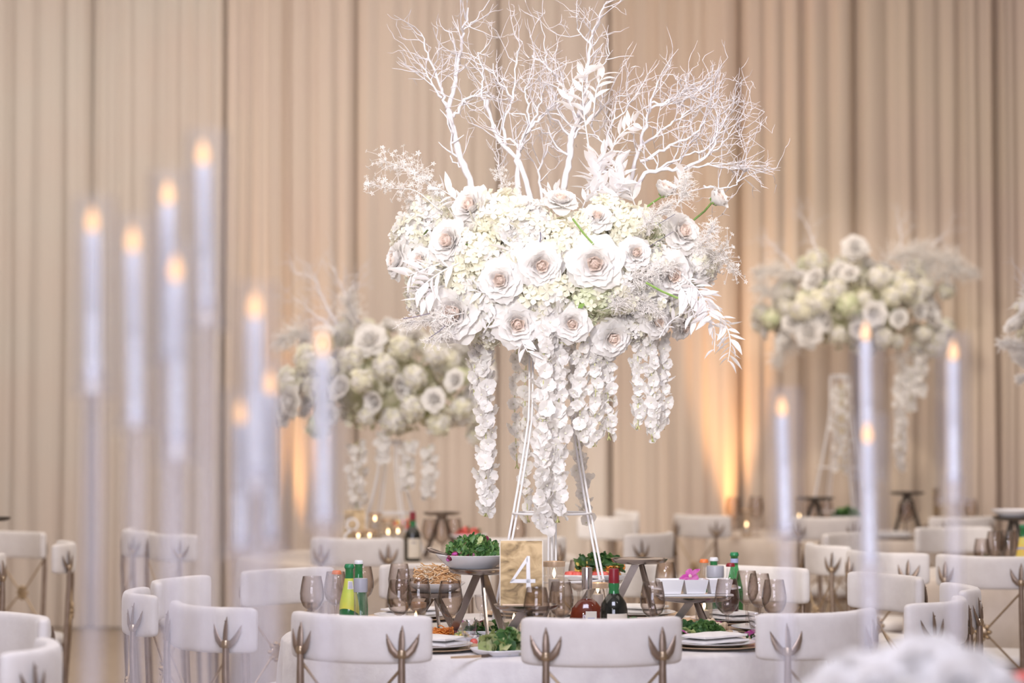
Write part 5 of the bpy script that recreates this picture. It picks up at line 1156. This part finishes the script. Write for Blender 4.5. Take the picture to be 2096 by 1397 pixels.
branch(A, [(PT((1068, 415), (1060, 350), (1066, 300), (1085, 262)), 0.011, 0.007, 0.25), (PT((1085, 262), (1110, 235), (1135, 215), (1140, 190)), 0.0055, 0.002, 0.8), (PT((1080, 272), (1082, 225), (1075, 185), (1090, 150)), 0.005, 0.0018, 0.8), (PT((1066, 310), (1045, 285), (1025, 282), (1010, 250)), 0.005, 0.002, 0.7), (PT((1085, 262), (1105, 215), (1112, 175)), 0.0045, 0.0016, 0.75)], 403, dens=0.82)
branch(A, [(PT((1152, 392), (1165, 330), (1170, 280), (1185, 240)), 0.012, 0.0095, 0.2), (PT((1185, 240), (1195, 190), (1205, 120), (1210, 75), (1235, 25), (1240, 5)), 0.008, 0.002, 0.7), (PT((1180, 250), (1150, 175), (1115, 132), (1088, 112)), 0.006, 0.0025, 0.6), (PT((1120, 135), (1115, 95), (1112, 60)), 0.003, 0.0012, 0.4), (PT((1170, 285), (1195, 255), (1225, 225), (1235, 185)), 0.005, 0.002, 0.7), (PT((1208, 90), (1185, 65), (1180, 40)), 0.0035, 0.0015, 0.7), (PT((1200, 150), (1230, 135), (1248, 112)), 0.0035, 0.0015, 0.5)], 404, dens=0.82)
branch(A, [(PT((1285, 400), (1300, 330), (1318, 270), (1330, 215), (1345, 170)), 0.009, 0.0025, 0.45), (PT((1325, 225), (1360, 210), (1395, 190), (1410, 180)), 0.005, 0.002, 0.7), (PT((1330, 212), (1375, 212), (1420, 195), (1440, 180)), 0.004, 0.0016, 0.7), (PT((1310, 300), (1355, 270), (1390, 240), (1420, 225)), 0.005, 0.002, 0.8)], 405)
branch(A, [(PT((1290, 395), (1330, 350), (1390, 345), (1440, 325), (1470, 270), (1455, 190)), 0.009, 0.0018, 0.75), (PT((1310, 330), (1370, 300), (1420, 275), (1450, 230), (1462, 195)), 0.006, 0.0018, 0.8), (PT((1400, 345), (1450, 340), (1500, 345), (1525, 345)), 0.004, 0.0015, 0.75), (PT((1430, 330), (1475, 300), (1495, 270)), 0.004, 0.0015, 0.8), (PT((1440, 380), (1480, 385), (1510, 372), (1528, 342)), 0.0035, 0.0015, 0.75), (PT((1340, 350), (1400, 320), (1450, 300), (1480, 250), (1490, 225)), 0.004, 0.0015, 0.7)], 406, 1.1)
branch(A, [(PT((1245, 400), (1235, 340), (1240, 290), (1255, 240), (1262, 200)), 0.006, 0.002, 0.6), (PT((1238, 300), (1215, 270), (1205, 245)), 0.0035, 0.0015, 0.6), (PT((1250, 250), (1280, 225), (1290, 200)), 0.003, 0.0012, 0.6)], 407)
branch(A, [(PT((1110, 410, 8.25), (1105, 350, 8.3), (1120, 310, 8.3), (1140, 270, 8.3)), 0.006, 0.002, 0.7), (PT((1030, 410, 8.25), (1025, 360, 8.3), (1015, 320, 8.3)), 0.005, 0.0018, 0.6)], 408)
# hanging orchid garlands
for px0, y0, px1, y1, w, n, Y, sm, sd in [(990, 690, 995, 1048, 42, 40, 7.98, False, 501), (972, 690, 970, 800, 34, 10, 8.0, True, 502), (1118, 600, 1112, 1078, 42, 48, 7.76, False, 503), (1146, 620, 1142, 1060, 40, 44, 7.80, False, 504),
    (1190, 690, 1190, 895, 42, 24, 7.84, True, 505), (1215, 690, 1216, 905, 44, 26, 7.86, True, 506), (1243, 700, 1246, 892, 42, 22, 7.9, True, 507), (1305, 690, 1306, 870, 36, 18, 7.9, True, 508), (1330, 690, 1334, 896, 42, 25, 7.88, True, 509), (1355, 680, 1356, 870, 38, 18, 7.94, True, 510),
    (1078, 690, 1080, 1060, 30, 26, 8.32, True, 511), (1060, 690, 1058, 950, 28, 14, 8.36, True, 512), (1188, 900, 1203, 1062, 30, 12, 8.34, False, 513)]:
    if sd == 513: px0, y0 = 1165, 690; n = 24
    garland(A, L(px0, y0, Y), L(px1, y1, Y), 0.7 * w / FPX * Y, n, sd, small=sm)

# ------------------------------------------------------------------ background arrangements (out of focus, so blooms are whole)
def back_arrangement(c, zt, s, seed, label, rx, rz, flowers_dz, garlands, branches, plumes, cdx=0.0, n=44):
    T = thing('floral_arrangement', label, 'flower arrangement', (c[0], c[1], zt + 0.008), 0, 'tall white flower arrangements'); rnd = random.Random(seed); C = Vector((cdx, 0, flowers_dz)); ry = 0.32 * s
    core(T, C, rx * 0.78, ry * 0.8, rz * 0.78, seed, 260)
    for i in range(n):
        z = 1 - 1.6 * (i + 0.5) / n; a = i * 2.39996; q = math.sqrt(max(0, 1 - z * z)); d = Vector((q * math.cos(a), q * math.sin(a), z)); p = C + Vector((d.x * rx, d.y * ry, d.z * rz)) * rnd.uniform(0.84, 1.12) + Vector((rnd.gauss(0, 0.02), 0, rnd.gauss(0, 0.02))); f = d + Vector((rnd.gauss(0, 0.5), -0.3, rnd.gauss(0.25, 0.4) + max(0, -d.z)))
        if i % 5 in (0, 2): obj('rose', (ROSEB + ROSEJ[:1])[i % 4], T, p, quat(f, a), s * rnd.uniform(0.8, 1.3))
        else: obj('hydrangea', HYD[rnd.choice('wwwcccg')][0], T, p, quat(f, a), s * rnd.uniform(0.8, 1.5))
    for k, (dx, dz0, dz1, w) in enumerate(garlands): garland(T, (dx, -0.18 * s, dz0), (dx, -0.18 * s, dz1), w, max(10, int((dz0 - dz1) / 0.010)), seed * 10 + k, joined=True)
    for k, (pts, tw) in enumerate(branches): branch(T, [([Vector(p) for p in pts], 0.009, 0.002, 0.85)], seed * 20 + k, tw, True, 0.9)
    for k, (pts, m, bl) in enumerate(plumes): plume(T, pts, int(m * 1.5), bl, seed * 30 + k, 2.6)
    return T
def rel(c, zt, Y): return lambda px, py: tuple(W(px, py, Y) - Vector((c[0], c[1], zt + 0.008)))
# left background, table eight
c8 = (X(800, 12.9), 12.9); zt8 = W(800, 905, 12.9).z; r8 = rel(c8, zt8, 12.85)
floral_stand(c8[0], c8[1], zt8, 'white wire flower stand on table eight', rot=0.5, r_foot=0.2, ring_z=W(800, 1049, 12.9).z, low_z=0.86)
k8 = 12.9 / FPX
back_arrangement(c8, zt8, 1.0, 61, 'blurred white flower arrangement behind the left candles', 205 * k8, 128 * k8, (905 - 798) * k8, [((735 - 800) * k8, 0.0, -130 * k8, 0.09), ((838 - 800) * k8, 0, -90 * k8, 0.07), ((878 - 800) * k8, -10 * k8, -110 * k8, 0.07), ((790 - 800) * k8, 20 * k8, -40 * k8, 0.06)],
    [([r8(700, 680), r8(660, 610), r8(640, 570), r8(600, 560)], 1.3), ([r8(690, 680), r8(640, 640), r8(605, 610)], 1.2), ([r8(720, 660), r8(715, 600), r8(735, 575)], 1.2), ([r8(735, 660), r8(700, 590), r8(680, 545)], 1.2)],
    [([r8(720, 680), r8(715, 640), r8(720, 600)], 90, 0.12), ([r8(640, 700), r8(600, 680), r8(570, 700)], 70, 0.12), ([r8(880, 720), r8(930, 700), r8(965, 700)], 80, 0.1), ([r8(640, 760), r8(605, 790), r8(590, 830)], 60, 0.1)], (790 - 800) * k8, 92)
# right background
cG = (X(1745, 15.5), 15.5); ztG = W(1745, 770, 15.5).z; rG = rel(cG, ztG, 15.4); kG = 15.5 / FPX
floral_stand(X(1720, 15.5), 15.5, ztG, 'white wire flower stand on the farthest right table', rot=0.3, r_foot=0.24, ring_z=W(1720, 956, 15.5).z, low_z=0.9)
back_arrangement(cG, ztG, 1.05, 71, 'blurred white flower arrangement behind the right candles', 178 * kG, 108 * kG, (770 - 645) * kG, [((1715 - 1745) * kG, -20 * kG, -190 * kG, 0.12), ((1832 - 1745) * kG, 0, -190 * kG, 0.06), ((1875 - 1745) * kG, 40 * kG, -40 * kG, 0.07), ((1855 - 1745) * kG, 20 * kG, -70 * kG, 0.06)],
    [([rG(1640, 560), rG(1600, 520), rG(1560, 480)], 1.2), ([rG(1680, 540), rG(1660, 480), rG(1640, 440)], 1.1), ([rG(1850, 560), rG(1845, 490), rG(1840, 450)], 1.1), ([rG(1870, 550), rG(1910, 500), rG(1930, 480)], 1.1)],
    [([rG(1640, 570), rG(1590, 550), rG(1550, 560)], 110, 0.14), ([rG(1620, 610), rG(1580, 600), rG(1550, 590)], 90, 0.13), ([rG(1860, 560), rG(1910, 530), rG(1960, 530)], 130, 0.16), ([rG(1900, 580), rG(1950, 550), rG(1995, 560)], 100, 0.14), ([rG(1630, 680), rG(1600, 720), rG(1590, 740)], 70, 0.12), ([rG(1800, 540), rG(1850, 520), rG(1900, 500)], 90, 0.15), ([rG(1830, 700), rG(1850, 750), rG(1860, 790)], 80, 0.1)], 0.02, 88)
obj('rose', ROSEJ[0], [o for o in bpy.data.objects if o.name.startswith('floral_arrangement')][-1], rG(1750, 508), quat((0, -1, 0.4)), 1.2)
# right edge, table at the frame border
cB = (X(2215, 11.3), 11.3); ztB = W(2200, 800, 11.3).z; rB = rel(cB, ztB, 11.2); kB = 11.3 / FPX
floral_stand(cB[0], cB[1], ztB, 'white wire flower stand past the right edge', rot=0.3, r_foot=0.2, ring_z=1.15)
back_arrangement(cB, ztB, 1.0, 81, 'white flower arrangement entering from the right edge', 120 * kB, 90 * kB, (800 - 680) * kB, [], [([rB(2150, 640), rB(2110, 600), rB(2090, 580)], 0.8)],
    [([rB(2120, 720), rB(2080, 705), rB(2048, 700)], 110, 0.075), ([rB(2130, 760), rB(2100, 770), rB(2088, 775)], 60, 0.06)], 0.0, 26)
leaf_spray(bpy.data.objects['floral_arrangement.003'], [rB(2110, 600), rB(2096, 610), rB(2080, 632)], 8, 90, 1.0)

# low flowers on the nearest table, lower right
N0 = thing('low_flower_bowl', 'blurred low white flowers at the lower right before the candles', 'flower bowl', (X(1860, 3.75), 3.75, TOP))
b = MB(); b.lathe([(0, 0), (0.07, 0), (0.075, 0.01), (0.10, 0.13), (0.105, 0.18), (0.10, 0.18), (0.092, 0.13), (0.06, 0.014), (0, 0.012)], 28); b.build('bowl', 'porcelain', N0)
core(N0, (0, 0, 0.24), 0.16, 0.12, 0.07, 9, 120)
for i in range(26):
    z = 1 - 1.5 * (i + 0.5) / 26; a = i * 2.39996; q = math.sqrt(max(0, 1 - z * z)); d = Vector((q * math.cos(a), q * math.sin(a), z))
    obj('rose', ROSEJ[i % 3], N0, (d.x * 0.15, d.y * 0.10, 0.24 + d.z * 0.07 + 0.02 * math.exp(-((d.x - 0.3) ** 2) * 8)), quat(d + Vector((0, -0.3, 0.1)), a), 0.85)
